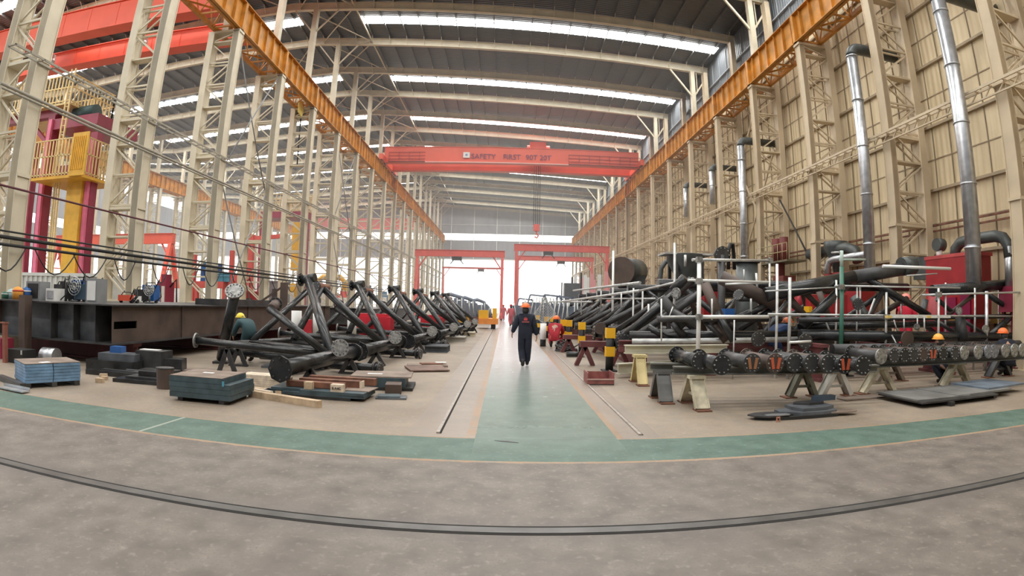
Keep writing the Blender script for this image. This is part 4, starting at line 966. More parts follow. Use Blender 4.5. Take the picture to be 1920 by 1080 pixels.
# ================================================================== LEFT PIPE FRAMES
def pipe(p0, p1, r, m, parent, name='pipe', n=14): q = MB(); q.tube(p0, p1, r, n); return q.build(name, m, parent)
def pipe_frame_left(label):
    t = thing('pipe_truss', label, 'pipe frame', (-4.5, 12, 0), 'braced black pipe frames on the left')
    m = black
    A0, A1 = (-3.98, 8.95, .47), (-3.60, 12.7, .50)
    pipe(A0, A1, .155, m, t, 'chord_pipe', 18)
    o = flange(A0, (Vector(A1) - Vector(A0)), .25, .05, m, t, 'end_flange', 8, 8, dgrey)
    flange((-3.62, 12.45, .5), Vector(A1) - Vector(A0), .21, .06, m, t, 'collar_flange', 18, 0)
    pipe((-3.62, 11.35, .62), (-3.48, 10.92, .72), .10, m, t, 'stub'); flange((-3.47, 10.90, .725), (.3, -1, .18), .19, .045, steel, t, 'stub_flange', 22, 12)
    T1 = (-5.68, 14.6, 2.32); T2 = (-5.55, 15.5, 2.12)
    pipe((-3.86, 11.5, .52), T1, .115, m, t, 'main_brace', 16)
    q = MB(); q.tube(Vector(T1) + Vector((-.22, .05, -.02)), Vector(T1) + Vector((.24, -.03, .05)), .125, 16); q.build('top_node', m, t)
    flange(Vector(T1) + Vector((-.24, .05, -.02)), (1, -.1, .1), .19, .04, m, t, 'node_flange', 18, 8)
    pipe(Vector(T1) + Vector((.05, 0, -.3)), (-6.42, 12.6, .62), .085, m, t, 'brace')
    pipe((-5.5, 11.68, 1.5), (-3.95, 11.4, .55), .085, m, t, 'brace')
    pipe((-5.45, 11.66, 1.48), (-5.62, 12.3, 1.6), .12, brown, t, 'cross_stub'); flange((-5.63, 12.32, 1.6), (-.3, 1, .2), .17, .04, dgrey, t, 'stub_flange', 14, 8)
    pipe(T2, (-3.62, 15.35, .5), .10, m, t, 'long_brace'); pipe(T2, (-5.7, 13.7, .62), .10, m, t, 'brace')
    q = MB(); q.tube(Vector(T2) + Vector((-.1, -.15, .02)), Vector(T2) + Vector((.12, .2, -.02)), .12, 14); q.build('rear_node', rust, t)
    flange(Vector(T2) + Vector((-.12, -.18, .02)), (.5, .8, 0), .18, .04, dgrey, t, 'node_flange', 16, 8)
    B0, B1 = (-7.05, 10.95, .72), (-3.85, 11.55, .5)
    pipe(B0, B1, .085, m, t, 'cross_pipe'); flange(B0, (Vector(B1) - Vector(B0)), .17, .04, steel, t, 'end_flange', 20, 12)
    pipe((-6.9, 11.9, .55), (-5.9, 15.2, .55), .10, m, t, 'rear_chord'); pipe((-6.45, 12.6, .6), (-3.8, 12.2, .5), .08, m, t, 'cross_pipe')
    pipe((-5.7, 13.7, .55), (-3.7, 13.0, .45), .08, m, t, 'cross_pipe')
    for (a_, b_, r_, m_) in (((-7.2, 12.9, .3), (-4.4, 12.4, .28), .09, m), ((-6.6, 13.5, .2), (-4.1, 13.3, .2), .12, dgrey), ((-5.0, 10.9, .14), (-4.3, 13.4, .14), .1, m), ((-6.9, 13.9, .45), (-4.6, 14.4, .3), .07, m)): pipe(a_, b_, r_, m_, t, 'loose_pipe')
    flange((-7.22, 12.9, .3), (1, -.2, 0), .16, .04, steel, t, 'end_flange', 18, 10); flange((-4.08, 13.3, .2), (1, -.1, 0), .17, .04, dgrey, t, 'end_flange', 18, 10)
    q = MB(); q.box((-5.3, 12.9, .03), (1.6, .9, .06), .15); q.build('base_plate', bluegrey, t)
    for (x, y, h) in ((-3.8, 10.0, .30), (-3.65, 12.2, .33), (-6.7, 12.4, .42), (-6.2, 14.4, .42), (-6.3, 11.1, .5)):
        q = MB(); q.bar((x - .22, y, 0), (x, y, h + .05), .06, .1); q.bar((x + .22, y, 0), (x, y, h + .05), .06, .1); q.b2((x - .26, y - .06, 0), (x + .26, y + .06, .04)); q.build('cradle', dgrey, t)
    return t
f0 = pipe_frame_left('nearest braced black pipe frame on the left, tipped up with flanged ends')
OFF = [(.35, 4.05, 0), (.86, 8.1, 0), (1.25, 12.1, 0), (1.55, 16.3, 0), (1.7, 20.6, 0)]
for k, o_ in enumerate(OFF): dup(f0, o_, '%s braced black pipe frame on the left, counted from the camera' % ORD[k + 1])
t = thing('leaning_pipe', 'near black pipe leaning upright with a silver bolted flange on top, left side', 'pipe', (-6.3, 11.3, 0))
tp = PY(441, 548, 11.9); bt = PZ(415, 672, .12); pipe(bt, tp, .135, black, t, 'pipe', 18); flange(tp + Vector((-.02, 0, .03)), (tp - Vector(bt)) + Vector((0, -1.6, .6)), .24, .05, steel, t, 'bolted_flange', 22, 14)
q = MB(); q.box((bt.x, bt.y, .03), (.4, .4, .05), .3); q.build('foot_plate', dgrey, t)
t = thing('steel_post', 'brown upright steel post behind the nearest left pipe frame', 'post', (PY(533, 560, 17).x, 17, 0))
c = PY(533, 530, 17); q = MB(); q.b2((c.x - .1, 16.9, 0), (c.x + .1, 17.1, c.z)); q.bar((c.x, 17, c.z - .1), (c.x - 1.0, 17, c.z - .75), .06, .06); q.build('post', brown, t)
# red machines behind the frames
for i, (px0, px1, py0, Y, lab) in enumerate(((664, 735, 587, 21.5, 'red machine body seen through the second left pipe frame'), (782, 832, 590, 29.0, 'red machine body seen behind the third left pipe frame'), (560, 576, 593, 17.5, 'small rounded red machine seen behind the nearest left pipe frame'))):
    a, c = PY(px0, py0, Y), PY(px1, py0, Y); t = thing('red_machine', lab, 'machine', ((a.x + c.x) / 2, Y, 0))
    q = MB(); q.prism([(a.x, Y - .3), (c.x, Y - .3), (c.x, Y + .5), (a.x, Y + .5)], .2, a.z - .12); q.build('body', mat('bright_machine_red', (.62, .03, .05), .4, var=.08), t)
    q = MB(); q.b2((a.x + .1, Y - .25, a.z - .12), (c.x - .2, Y + .45, a.z)); q.build('hood', mat('bright_machine_red', (.62, .03, .05)), t)
    q = MB(); q.b2((a.x + .1, Y - .2, 0), (c.x - .1, Y + .4, .2)); q.build('skid', dgrey, t)
    q = MB(); q.b2((a.x + .05, Y - .33, a.z - .4), (a.x + .25, Y - .3, a.z - .2)); q.build('label_plate', whitem, t)
for i, (px, py, Y, s_) in enumerate(((556, 592, 15.4, .32), (660, 602, 19.0, .34), (596, 595, 20.0, .4))):
    c = PY(px, py, Y); t = thing('white_tank', ('small white box machine behind the nearest left frame', 'round white tank behind the second left frame', 'white box machine between the first and second left frames')[i], 'tank', (c.x, Y, 0))
    q = MB(); q.tube((c.x, Y, .35), (c.x, Y, c.z + .15), s_ * .5, 14); q.build('tank', whitem, t); q = MB(); q.b2((c.x - .15, Y - .15, 0), (c.x + .15, Y + .15, .35)); q.build('stand', dgrey, t)

# ================================================================== LEFT FOREGROUND STACKS
def rbox(t, name, m, cx, cy, du, dv, z0, z1, ang): q = MB(); q.box((cx, cy, (z0 + z1) / 2), (du, dv, z1 - z0), ang); return q.build(name, m, t)
# light blue plate stack
ang = math.atan2(8.0 - 7.04, -7.84 + 8.33); uu = Vector((cos(ang), sin(ang), 0)); vv = Vector((-sin(ang), cos(ang), 0))
c0 = Vector((-8.33, 7.04, 0)); t = thing('plate_stack', 'stack of steel plates with light blue painted edges at the far left', 'plate stack', tuple(c0 + uu * .54 + vv * .45))
cc = c0 + uu * .54 + vv * .45
for i, s_ in enumerate((.05, .55, 1.0)):
    p_ = c0 + uu * s_ + vv * .4; rbox(t, 'timber_bearer', dgrey, p_.x, p_.y, .1, .85, 0, .09, ang)
z = .09
for i in range(6):
    h = .056; j = random.uniform(-.01, .015)
    for side in (-1, 1):
        p_ = cc + uu * (.272 * side + j) + vv * random.uniform(-.008, .004); rbox(t, 'plate', blueplate, p_.x, p_.y, .528, .9, z, z + h - .006, ang)
    z += h
rbox(t, 'top_sheet', platetop, cc.x, cc.y, 1.08, .9, z, z + .008, ang); p_ = cc - uu * .12 - vv * .3; rbox(t, 'paper_note', paper, p_.x, p_.y, .2, .14, z + .008, z + .012, ang + .3)
# dark teal stack
t = thing('plate_stack', 'dark teal edged stack of steel plates with a brown top and paper note', 'plate stack', (-4.9, 8.1, 0))
for x in (-5.3, -4.5): rbox(t, 'bearer', dgrey, x, 8.12, .1, .8, 0, .07, 0)
z = .07
for i in range(3): rbox(t, 'plate', teal, -4.9 + random.uniform(-.01, .01), 8.12, 1.16, .9, z, z + .082, .03); z += .086
rbox(t, 'plate', teal, -4.98, 8.12, 1.02, .88, z, z + .085, .03); z += .088
rbox(t, 'top_sheet', platetop, -4.98, 8.12, 1.0, .86, z, z + .008, .03); rbox(t, 'paper_note', paper, -5.02, 8.2, .2, .08, z + .008, z + .012, .05)
rbox(t, 'strap_clip', cyan, -4.44, 7.69, .035, .02, .3, .38, 0)
# brown block
t = thing('rusty_stub', 'short squarish rusty brown steel stub standing between the two plate stacks', 'steel stub', (-6.25, 8.6, 0))
q = MB(); n = 16; q.prism([(-6.25 + .18 * cos(2 * pi * i / n) * (1.0 if i % 4 else .95), 8.62 + .15 * sin(2 * pi * i / n)) for i in range(n)], 0, .37); q.build('stub', brown, t)
q = MB(); q.prism([(-6.25 + .185 * cos(2 * pi * i / n), 8.62 + .155 * sin(2 * pi * i / n)) for i in range(n)], .37, .39); q.build('rim', dgrey, t)
# loose bars at far left edge
t = thing('angle_bar', 'pale steel angle bar lying on the green band edge at the far left', 'steel bar', (-8.6, 6.9, 0))
a, c = PZ(0, 728), PZ(48, 738); q = MB(); q.bar(a + Vector((0, 0, .03)), c + Vector((0, 0, .03)), .16, .02); q.bar(a + Vector((0, .1, .05)), c + Vector((0, .1, .05)), .015, .07); q.build('angle', galv, t)
t = thing('steel_channel', 'dark steel channel lying against the foot of the light blue stack', 'steel bar', (-9, 7.3, 0))
a, c = PZ(0, 712), PZ(52, 731); q = MB(); q.bar(a + Vector((0, 0, .05)), c + Vector((-.12, 0, .05)), .12, .1); q.build('channel', dgrey, t)
t = thing('rack_post', 'rust red upright channel at the left picture edge', 'post', (PZ(10, 690).x, 0, 0))
c = PY(10, 604, 9.3); t.location = (c.x, 9.3, 0); ORG[t.name] = Vector((c.x, 9.3, 0)); q = MB(); q.b2((c.x - .06, 9.25, 0), (c.x + .04, 9.35, c.z)); q.b2((c.x - .16, 9.23, c.z - .03), (c.x + .06, 9.37, c.z)); q.build('post', mat('rust_post', (.28, .10, .07), .6, var=.2), t)
for i, (px, py, Y, wd, h, m, lab) in enumerate(((4, 650, 9.9, .35, .5, maroon, 'maroon box on the floor at the left picture edge'), (38, 655, 9.6, .62, .32, rubber, 'black box with silver corners behind the light blue stack'))):
    c = PY(px, py, Y); t = thing('floor_box', lab, 'box', (c.x, Y, 0)); q = MB(); q.b2((c.x - wd / 2, Y - .2, 0), (c.x + wd / 2, Y + .25, h)); q.build('box', m, t)
    q = MB(); q.b2((c.x + wd / 2 - .04, Y - .22, h - .1), (c.x + wd / 2, Y - .2, h)); q.b2((c.x - wd / 2, Y - .22, h - .1), (c.x - wd / 2 + .04, Y - .2, h)); q.each('corner', silver, t)
t = thing('pipe_offcut', 'short pale steel pipe offcut lying behind the light blue stack', 'pipe', (PY(92, 660, 9.8).x, 9.8, 0)); c = PY(92, 660, 9.8)
q = MB(); n = 20; q.tube((c.x - .2, 9.8, .2), (c.x + .22, 9.85, .2), .2, 20); q.build('pipe', galv, t)
# dark piles between
def pile(label, items, name='plate_pile', cat='steel plates'):
    xs = [i[0] for i in items]; ys_ = [i[1] for i in items]; t = thing(name, label, cat, (sum(xs) / len(xs), sum(ys_) / len(ys_), 0))
    for it in items: rbox(t, it[8] if len(it) > 8 else 'plate', it[7], it[0], it[1], it[2], it[3], it[4], it[5], it[6])
    return t
pile('low dark pile of steel plates and profiles behind the rusty stub', [(-7.0, 9.0, 1.3, .5, 0, .07, .1, black), (-6.9, 9.1, 1.1, .4, .07, .11, .05, dgrey), (-6.85, 9.25, .8, .35, .11, .24, .1, black, 'block'), (-6.9, 8.85, .9, .04, .24, .26, .1, bluegrey, 'flat_bar'), (-6.45, 8.9, .05, .3, .11, .22, 0, galv, 'end_plate')])
pile('dark steel profiles lying left of the rusty stub', [(-8.1, 9.3, 1.5, .16, 0, .1, .05, black, 'profile'), (-8.0, 9.55, 1.3, .14, 0, .1, .02, dgrey, 'profile'), (-8.3, 9.8, .9, .5, 0, .05, .1, platetop)])
pile('dark box shaped steel parts with a blue bag near the box girder corner', [(-8.75, 10.15, 1.3, .7, 0, .24, .1, black, 'block'), (-8.7, 10.25, 1.0, .5, .24, .38, .12, bluegrey, 'block'), (-8.0, 10.6, .72, .5, .0, .46, .05, dgrey, 'block'), (-7.5, 10.7, .5, .4, 0, .3, .3, black, 'block'), (-8.85, 10.3, .3, .25, .38, .52, .2, blue, 'bag'), (-8.1, 10.6, .5, .2, .46, .475, .1, whitem, 'sheet')])
pile('small timber blocks lying right of the light blue stack', [(-7.9, 8.75, .14, .1, 0, .08, .4, wood, 'block'), (-7.75, 8.45, .16, .1, 0, .09, .1, wood, 'block'), (-8.15, 9.0, .16, .1, 0, .08, .5, wood, 'block')], 'timber_blocks', 'timber')
pile('large flat grey steel plates lying behind the dark teal stack', [(-6.3, 10.4, 2.6, 1.1, 0, .03, .05, platetop), (-5.7, 9.6, 1.1, .8, 0, .09, .05, bluegrey), (-5.3, 9.75, .5, .7, .09, .16, .0, teal), (-5.6, 9.5, .35, .06, .09, .1, .05, paper, 'paper_note'), (-6.6, 11.0, 1.6, .6, .03, .05, .1, platetop)])
# pale timber stack
t = thing('timber_stack', 'stack of pale sawn timber battens behind the dark teal stack', 'timber stack', (-4.1, 9.95, 0))
z = 0
for i in range(6):
    for j in range(3): rbox(t, 'batten', palewood, -4.62 + random.uniform(-.04, .04), 9.55 + j * .13, .95, .11, z, z + .04, random.uniform(-.02, .02))
    z += .042
t = thing('timber_beam', 'long weathered timber beam lying on the floor in front of the plates', 'timber', (-3.6, 8.4, 0))
a, c = Vector((-4.42, 8.62, .055)), Vector((-2.93, 8.12, .055)); q = MB(); q.bar(a, c, .12, .11); q.build('beam', wood, t)
q = MB(); q.bar(a + Vector((.02, .12, .045)), a + Vector((.42, -.02, .045)), .08, .04); q.build('pale_batten', palewood, t)
t = thing('timber_beam', 'short second timber lying behind the long weathered beam', 'timber', (-4.2, 8.8, 0)); q = MB(); q.bar((-4.6, 9.0, .05), (-3.9, 8.85, .05), .11, .1); q.build('beam', wood, t)
# main plate pile under pipe frame end
t = pile('blue grey pile of thick steel plates under the nearest left pipe end', [(-3.35, 9.05, 1.5, .5, 0, .05, -.03, black), (-3.3, 9.15, 1.9, .7, .05, .10, -.03, teal), (-2.95, 9.1, 1.2, .62, .10, .145, -.06, teal), (-3.6, 9.2, 1.1, .6, .10, .15, .02, teal), (-2.75, 9.25, .9, .5, .145, .16, -.1, platetop)])
pile('rusty brown channel sections resting on the blue grey plate pile', [(-3.35, 9.1, 1.1, .16, .16, .26, -.02, rust, 'channel'), (-3.15, 9.35, 1.2, .16, .16, .28, -.02, rust, 'channel'), (-3.0, 9.6, 1.3, .14, .17, .3, -.03, rust, 'channel'), (-2.55, 9.32, .04, .18, .16, .28, -.02, palewood, 'pale_end')], 'channel_pile', 'steel channels')
t = thing('timber_block', 'small plain timber block propping the channels, left of the lettered one', 'timber', (-3.4, 8.88, .15)); rbox(t, 'block', wood, -3.42, 8.93, .15, .12, .15, .28, 0)
t = thing('timber_block', 'timber block with black stencilled letters propping the channels', 'timber', (-2.9, 8.8, .15)); rbox(t, 'block', palewood, -2.86, 8.86, .23, .12, .145, .275, -.04)
text('E-A4C', .062, (-2.95, 8.795, .19), (pi / 2, 0, -.04), rubber, t, 'stencil')
t = pile('stack of dark blue grey plates with brown top behind the channel sections', [(-2.45, 10.5, 1.3, .9, 0, .06, .1, rubber), (-2.5, 10.5, 1.1, .8, .06, .24, .1, teal), (-2.45, 10.55, 1.2, .85, .24, .265, .12, platetop), (-2.6, 10.5, .3, .1, .265, .27, .1, paper, 'paper_note'), (-2.1, 10.0, .3, .6, 0, .18, .15, brown, 'ribbed_part')])
pile('thin grey plate lying on the floor right of the plate pile', [(-2.0, 9.3, .55, .32, 0, .03, .15, bluegrey), (-2.05, 9.32, .4, .3, .03, .05, .2, teal)])
pile('brown rusty plate lying near the left aisle rail', [(-2.0, 13.6, 1.0, 1.0, .02, .05, .35, mat('brown_plate', (.17, .10, .075), .6, var=.25, scale=4)), (-2.1, 14.4, 1.1, .5, 0, .05, .2, platetop), (-2.0, 14.5, .6, .3, .05, .08, .4, rust), (-1.75, 14.6, .3, .15, .08, .1, .3, paper, 'paper_note')])
for i, (x, y, lab) in enumerate(((-2.9, 12.2, 'flanged black pipe spool on the floor beyond the nearest left frame'), (-2.6, 16.3, 'flanged black pipe spool on the floor beyond the second left frame'), (-2.3, 20.6, 'flanged black pipe spool on the floor beyond the third left frame'))):
    t = thing('pipe_spool', lab, 'pipe spool', (x, y, 0)); pipe((x - 1.3, y + .3, .16), (x, y, .16), .10, black, t, 'pipe'); flange((x, y, .16), (1, -.2, 0), .16, .05, dgrey, t, 'flange', 18, 10)
    flange((x - .12, y + .03, .16), (1, -.2, 0), .16, .04, dgrey, t, 'flange', 18, 0)
# mid distance low steel along the left rail
for i, (x, y, ln, m, lab) in enumerate(((-2.1, 18.6, .7, bluegrey, 'flat blue grey beams laid beside the third left frame'), (-1.9, 24.2, .8, mat('pale_beam', (.45, .43, .38), .5, var=.1), 'pale flat beams laid beside the left rail'), (-1.7, 28.5, .6, cream, 'cream channel sections laid beside the left rail'), (-2.1, 34.0, 1.8, dgrey, 'dark channel sections laid farther beside the left rail'))):
    t = thing('beam_bundle', lab, 'steel beams', (x, y, 0))
    for j in range(3):
        q = MB(); y_ = y + j * .42; q.b2((x - ln, y_ - .12, 0), (x + .1, y_ + .12, .03)); q.b2((x - ln, y_ - .02, .03), (x + .1, y_ + .02, .2)); q.b2((x - ln, y_ - .12, .2), (x + .1, y_ + .12, .23)); q.build('i_beam', m, t)
t = thing('transfer_cart', 'orange and yellow rail cart standing on the left aisle rail', 'cart', (PZ(924, 612).x - .3, 40, 0)); X_ = -1.1
q = MB(); q.b2((-1.9, 38, .35), (-.5, 40.5, .75)); q.build('chassis', mat('cart_orange', (.8, .28, .05), .5, var=.1), t)
q = MB(); q.b2((-1.9, 38.1, .75), (-1.2, 39, 1.35)); q.b2((-.9, 38.1, .75), (-.6, 38.4, 1.5)); q.build('cab', ysign, t)
q = MB()
for y in (38.4, 40.1): q.tube((-1.0, y, .2), (-.7, y, .2), .2, 10)
q.each('wheel', rubber, t)
t = thing('yellow_crate', 'small yellow crate left of the orange rail cart', 'crate', (-2.8, 37, 0)); q = MB(); q.b2((-3.2, 36.5, 0), (-2.5, 37, 1.0)); q.build('crate', ysign, t)
q = MB(); q.b2((-3.25, 36.45, .9), (-2.45, 37.05, 1.0)); q.build('rim', dgrey, t)
# far bluish bundles beyond the left frames
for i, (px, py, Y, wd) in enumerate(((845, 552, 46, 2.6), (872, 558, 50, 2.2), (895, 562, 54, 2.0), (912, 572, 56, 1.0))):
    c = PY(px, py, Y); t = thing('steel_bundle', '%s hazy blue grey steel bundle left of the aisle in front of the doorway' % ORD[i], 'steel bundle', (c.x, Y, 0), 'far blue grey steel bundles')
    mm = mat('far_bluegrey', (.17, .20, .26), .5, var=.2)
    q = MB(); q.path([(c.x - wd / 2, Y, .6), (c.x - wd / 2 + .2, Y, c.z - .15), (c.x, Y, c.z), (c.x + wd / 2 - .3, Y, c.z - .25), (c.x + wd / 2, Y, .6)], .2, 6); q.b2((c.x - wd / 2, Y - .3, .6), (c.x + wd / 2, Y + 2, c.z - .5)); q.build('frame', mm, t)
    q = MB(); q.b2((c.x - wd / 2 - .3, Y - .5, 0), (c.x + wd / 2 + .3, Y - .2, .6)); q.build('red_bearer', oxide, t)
    q = MB()
    for j in range(6): x = c.x - wd / 2 + wd * (j + .5) / 6; q.tube((x, Y - .35, .6), (x + random.uniform(-.3, .3), Y - .35, c.z - .3), .06, 6)
    q.each('strut', silver, t)
# ================================================================== RIGHT SIDE: FLANGED PIPES ON TRESTLES
def trestle(label, x, y, h, m, along='y', spread=.45, w_=.2, group=None):
    t = thing('trestle', label, 'trestle', (x, y, 0), group)
    for s_ in (-1, 1):
        d = Vector((0, spread * s_, 0)) if along == 'y' else Vector((spread * s_, 0, 0))
        q = MB(); p0 = Vector((x, y, .03)) + d; p1 = Vector((x, y, h - .06)) + d * .22
        upv = (1, 0, 0) if along == 'y' else (0, 1, 0)
        q.bar(p0, p1, .03, w_, up=upv); 
        for e_ in (-1, 1):
            o_ = Vector((w_ / 2 * e_, 0, 0)) if along == 'y' else Vector((0, w_ / 2 * e_, 0)); q.bar(p0 + o_, p1 + o_, .09, .012, up=upv)
        q.build('leg', m, t)
        q = MB(); q.box(p0 + Vector((0, 0, -.018)), (.26, .26, .024)); q.build('foot_plate', rust, t)
    q = MB(); L_ = (.3, spread * .7, .06) if along == 'y' else (spread * .9, .3, .06); q.box((x, y, h - .03), L_); q.build('top_plate', m, t)
    q = MB(); q.box((x, y, h * .38), (.04, spread * 1.3, .05) if along == 'y' else (spread * 1.3, .04, .05)); q.build('tie_bar', m, t)
    return t
creamd = mat('worn_cream', (.62, .57, .43), .6, var=.2, scale=6)
trestle('scuffed cream trestle nearest the camera under the flanged pipes', 3.33, 8.85, .56, creamd, 'y', .42, .24)
trestle('dark grey steel trestle left of the cream one', 2.92, 9.5, .56, mat('trestle_grey', (.16, .16, .155), .5, .2, var=.2), 'y', .32, .24)
trestle('pale yellow trestle behind the dark grey one', 3.05, 11.7, .66, mat('worn_yellow', (.66, .55, .28), .6, var=.15), 'y', .35, .2)
trestle('olive grey trestle under the middle of the flanged pipes', 5.85, 9.4, .56, mat('olive_grey', (.17, .17, .13), .6, var=.2), 'x', .3, .2)
trestle('grey white trestle under the middle flanged pipes, right of the olive one', 6.55, 9.25, .56, mat('trestle_white', (.52, .50, .45), .6, var=.2), 'x', .35, .22)
trestle('white edged trestle where the two rows of flanged pipes meet', 7.75, 9.35, .56, creamd, 'x', .42, .2)
trestle('brown trestle standing behind the white edged one', 9.3, 10.8, .56, mat('trestle_brown', (.2, .16, .12), .6, var=.2), 'x', .42, .2)
trestle('white legged trestle under the right row of flanged pipes', 10.3, 9.5, .56, creamd, 'x', .45, .2)
trestle('dark trestle at the far right under the flanged pipes', 12.9, 10.3, .56, dgrey, 'x', .45, .22)
def ibeam(label, p0, p1, h, m, w_=.16, name='support_beam', cat='beam'):
    p0, p1 = Vector(p0), Vector(p1); t = thing(name, label, cat, tuple((p0 + p1) / 2))
    q = MB(); z = Vector((0, 0, 1)); q.bar(p0 + z * .012, p1 + z * .012, w_, .024); q.bar(p0 + z * (h - .012), p1 + z * (h - .012), w_, .024); q.bar(p0 + z * h / 2, p1 + z * h / 2, .02, h - .04); q.build('beam', m, t); return t
olive = mat('olive_beam', (.15, .15, .13), .55, var=.2)
ibeam('olive grey beam carrying the left row of flanged pipes', (2.95, 8.95, .56), (7.0, 8.5, .56), .14, olive)
ibeam('rear olive beam under the back ends of the flanged pipes', (2.7, 9.55, .56), (7.3, 9.1, .56), .14, olive)
ibeam('grey beam carrying the right row of flanged pipes', (6.9, 9.25, .56), (13.2, 9.25, .56), .14, mat('grey_beam', (.13, .14, .14), .5, .2, var=.2), .2)
ibeam('pale cream steel beam behind the dark grey trestle', (2.75, 11.9, .66), (5.4, 12.2, .66), .2, mat('pale_cream_beam', (.55, .53, .43), .6, var=.12))
ibeam('cream steel beam lying low behind the yellow black post', (2.75, 12.6, .1), (4.4, 13.4, .1), .26, mat('pale_cream_beam', (.55, .53, .43)))
mats_ = [black, black, dgrey, brown, black, dgrey, brown, black]
def fpipe(px, py, i, zc, rr, row, ln=1.15, mark=None, fm=None, lab=''):
    c = PZ(px, py, zc); t = thing('flanged_pipe', lab, 'flanged pipe', (c.x, c.y, zc - rr), 'flanged pipes of the %s row' % row)
    d = Vector((random.uniform(-.04, .04), 1, 0)).normalized(); e = Vector(c) + d * ln
    bm_ = mats_[i % 8]; pipe(c, e, rr * .72, bm_, t, 'pipe', 16)
    flange(c, d, rr, .035, fm or bm_, t, 'front_flange', 20, 10, steel); flange(e, d, rr, .035, bm_, t, 'rear_flange', 20, 10, steel)
    if mark is not None:
        for s_ in (-.35, .35):
            q = MB(); q.box(Vector(c) + Vector((s_ * rr, -.03, 0)), (rr * .3, .02, rr * 1.15), M=Matrix.Rotation(s_ * .5, 3, 'Y')); q.build('painted_fin', mark, t)
opm = mat('marking_orange', (.55, .11, .05), .5, var=.1); rpm = mat('rust_orange', (.34, .15, .07), .6, var=.15)
A = [(1313, 677), (1353, 684), (1410, 681), (1453, 681), (1490, 680), (1522, 681), (1553, 682), (1584, 683), (1618, 685)]
Al = ['leftmost flanged pipe end of the near row, dark blue grey', 'second flanged pipe end of the near row, scuffed brown with a red mark', 'flanged pipe end of the near row with rust orange fins', 'flanged pipe end of the near row with bright orange red fins', 'dark bolted flanged pipe end right of the bright orange one',
      'brownish flanged pipe end, sixth of the near row', 'large dark flanged pipe end, seventh of the near row', 'flanged pipe end with a small orange mark, eighth of the near row', 'dark flanged pipe end, last of the near row']
for i, (px, py) in enumerate(A): fpipe(px, py, i, .82, .165, 'near', mark=(None, None, rpm, opm, None, None, None, opm, None)[i], fm=(dgrey if i in (0, 4, 6) else None), lab=Al[i])
B = [1652, 1676, 1696, 1713, 1731, 1748, 1768, 1790, 1808, 1834, 1853, 1864, 1885, 1902, 1917]
Bl = ['bright steel flanged pipe end at the left of the right row', 'dull flanged pipe end beside the bright one starting the right row', 'grey flanged pipe end, third of the right row', 'brown flanged pipe end, fourth of the right row', 'reddish brown flanged pipe end, fifth of the right row', 'flanged pipe end with orange strip, sixth of the right row',
      'dark flanged pipe end below the amber helmet', 'dark flanged pipe end, eighth of the right row', 'silver flanged pipe end standing alone, ninth of the right row', 'narrow bright flanged pipe end, tenth of the right row', 'bluish bolted flanged pipe end, eleventh of the right row', 'bluish bolted flanged pipe end, twelfth of the right row',
      'shiny flanged pipe end below the orange helmet', 'shiny flanged pipe end just right of the orange helmet', 'flanged pipe end cut by the right picture edge']
for i, px in enumerate(B):
    py = 668 - (px - 1652) * .045; fpipe(px, py, i + 2, .82, .155, 'right', 1.0, mark=opm if i == 5 else None, fm=(steel if i in (0, 8, 9, 12, 13, 14) else mat('bluish_flange', (.25, .27, .32), .35, .6, var=.3, scale=14) if i in (10, 11) else dgrey if i % 2 else None), lab=Bl[i])
# tray of bolts on top of the near row

# plate piles on the floor, right foreground
def jag(cx, cy, rx, ry, n, seed, rot=0):
    r_ = random.Random(seed); return [(cx + rx * (r_.uniform(.75, 1.1)) * cos(2 * pi * i / n + rot), cy + ry * (r_.uniform(.75, 1.1)) * sin(2 * pi * i / n + rot)) for i in range(n)]
t = thing('scrap_plates', 'jagged pile of cut dark steel offcut plates on the right foreground floor', 'scrap plates', (4.8, 7.6, 0))
for i, (cx, cy, rx, ry, z0, z1, m, n) in enumerate(((4.75, 7.65, .85, .28, 0, .05, rubber, 9), (4.95, 7.68, .62, .30, .05, .10, bluegrey, 8), (5.0, 7.75, .5, .28, .10, .15, bluegrey, 7), (4.2, 7.62, .45, .2, .05, .075, dgrey, 9), (5.1, 7.9, .38, .16, .15, .19, dgrey, 6), (5.55, 7.55, .35, .12, .05, .07, platetop, 8), (4.25, 7.5, .3, .09, .076, .085, galv, 7))):
    q = MB(); q.prism(jag(cx, cy, rx, ry, n, i + 3, .3 * i), z0, z1); q.build('cut_plate', m, t)
t2 = thing('steel_block', 'short dark blue steel block with a white end on top of the scrap plates', 'steel block', (5.35, 7.95, .19)); rbox(t2, 'block', mat('dark_blue_steel', (.06, .09, .13), .5, .2, var=.1), 5.4, 7.95, .42, .14, .19, .27, .05); rbox(t2, 'white_end', whitem, 5.62, 7.955, .02, .12, .2, .26, .05)
t = thing('rust_clip', 'small rusty clip standing in front of the scrap plates', 'clip', (4.17, 7.33, 0)); q = MB(); q.b2((4.14, 7.32, 0), (4.155, 7.34, .07)); q.b2((4.19, 7.32, 0), (4.205, 7.34, .07)); q.b2((4.14, 7.32, .06), (4.205, 7.34, .08)); q.build('clip', mat('pale_rust', (.45, .2, .13), .6, var=0), t)
q = MB(); 
t = thing('plate_stack', 'wide low stack of grey steel plates on the right foreground floor', 'plate stack', (8.6, 8.1, 0))
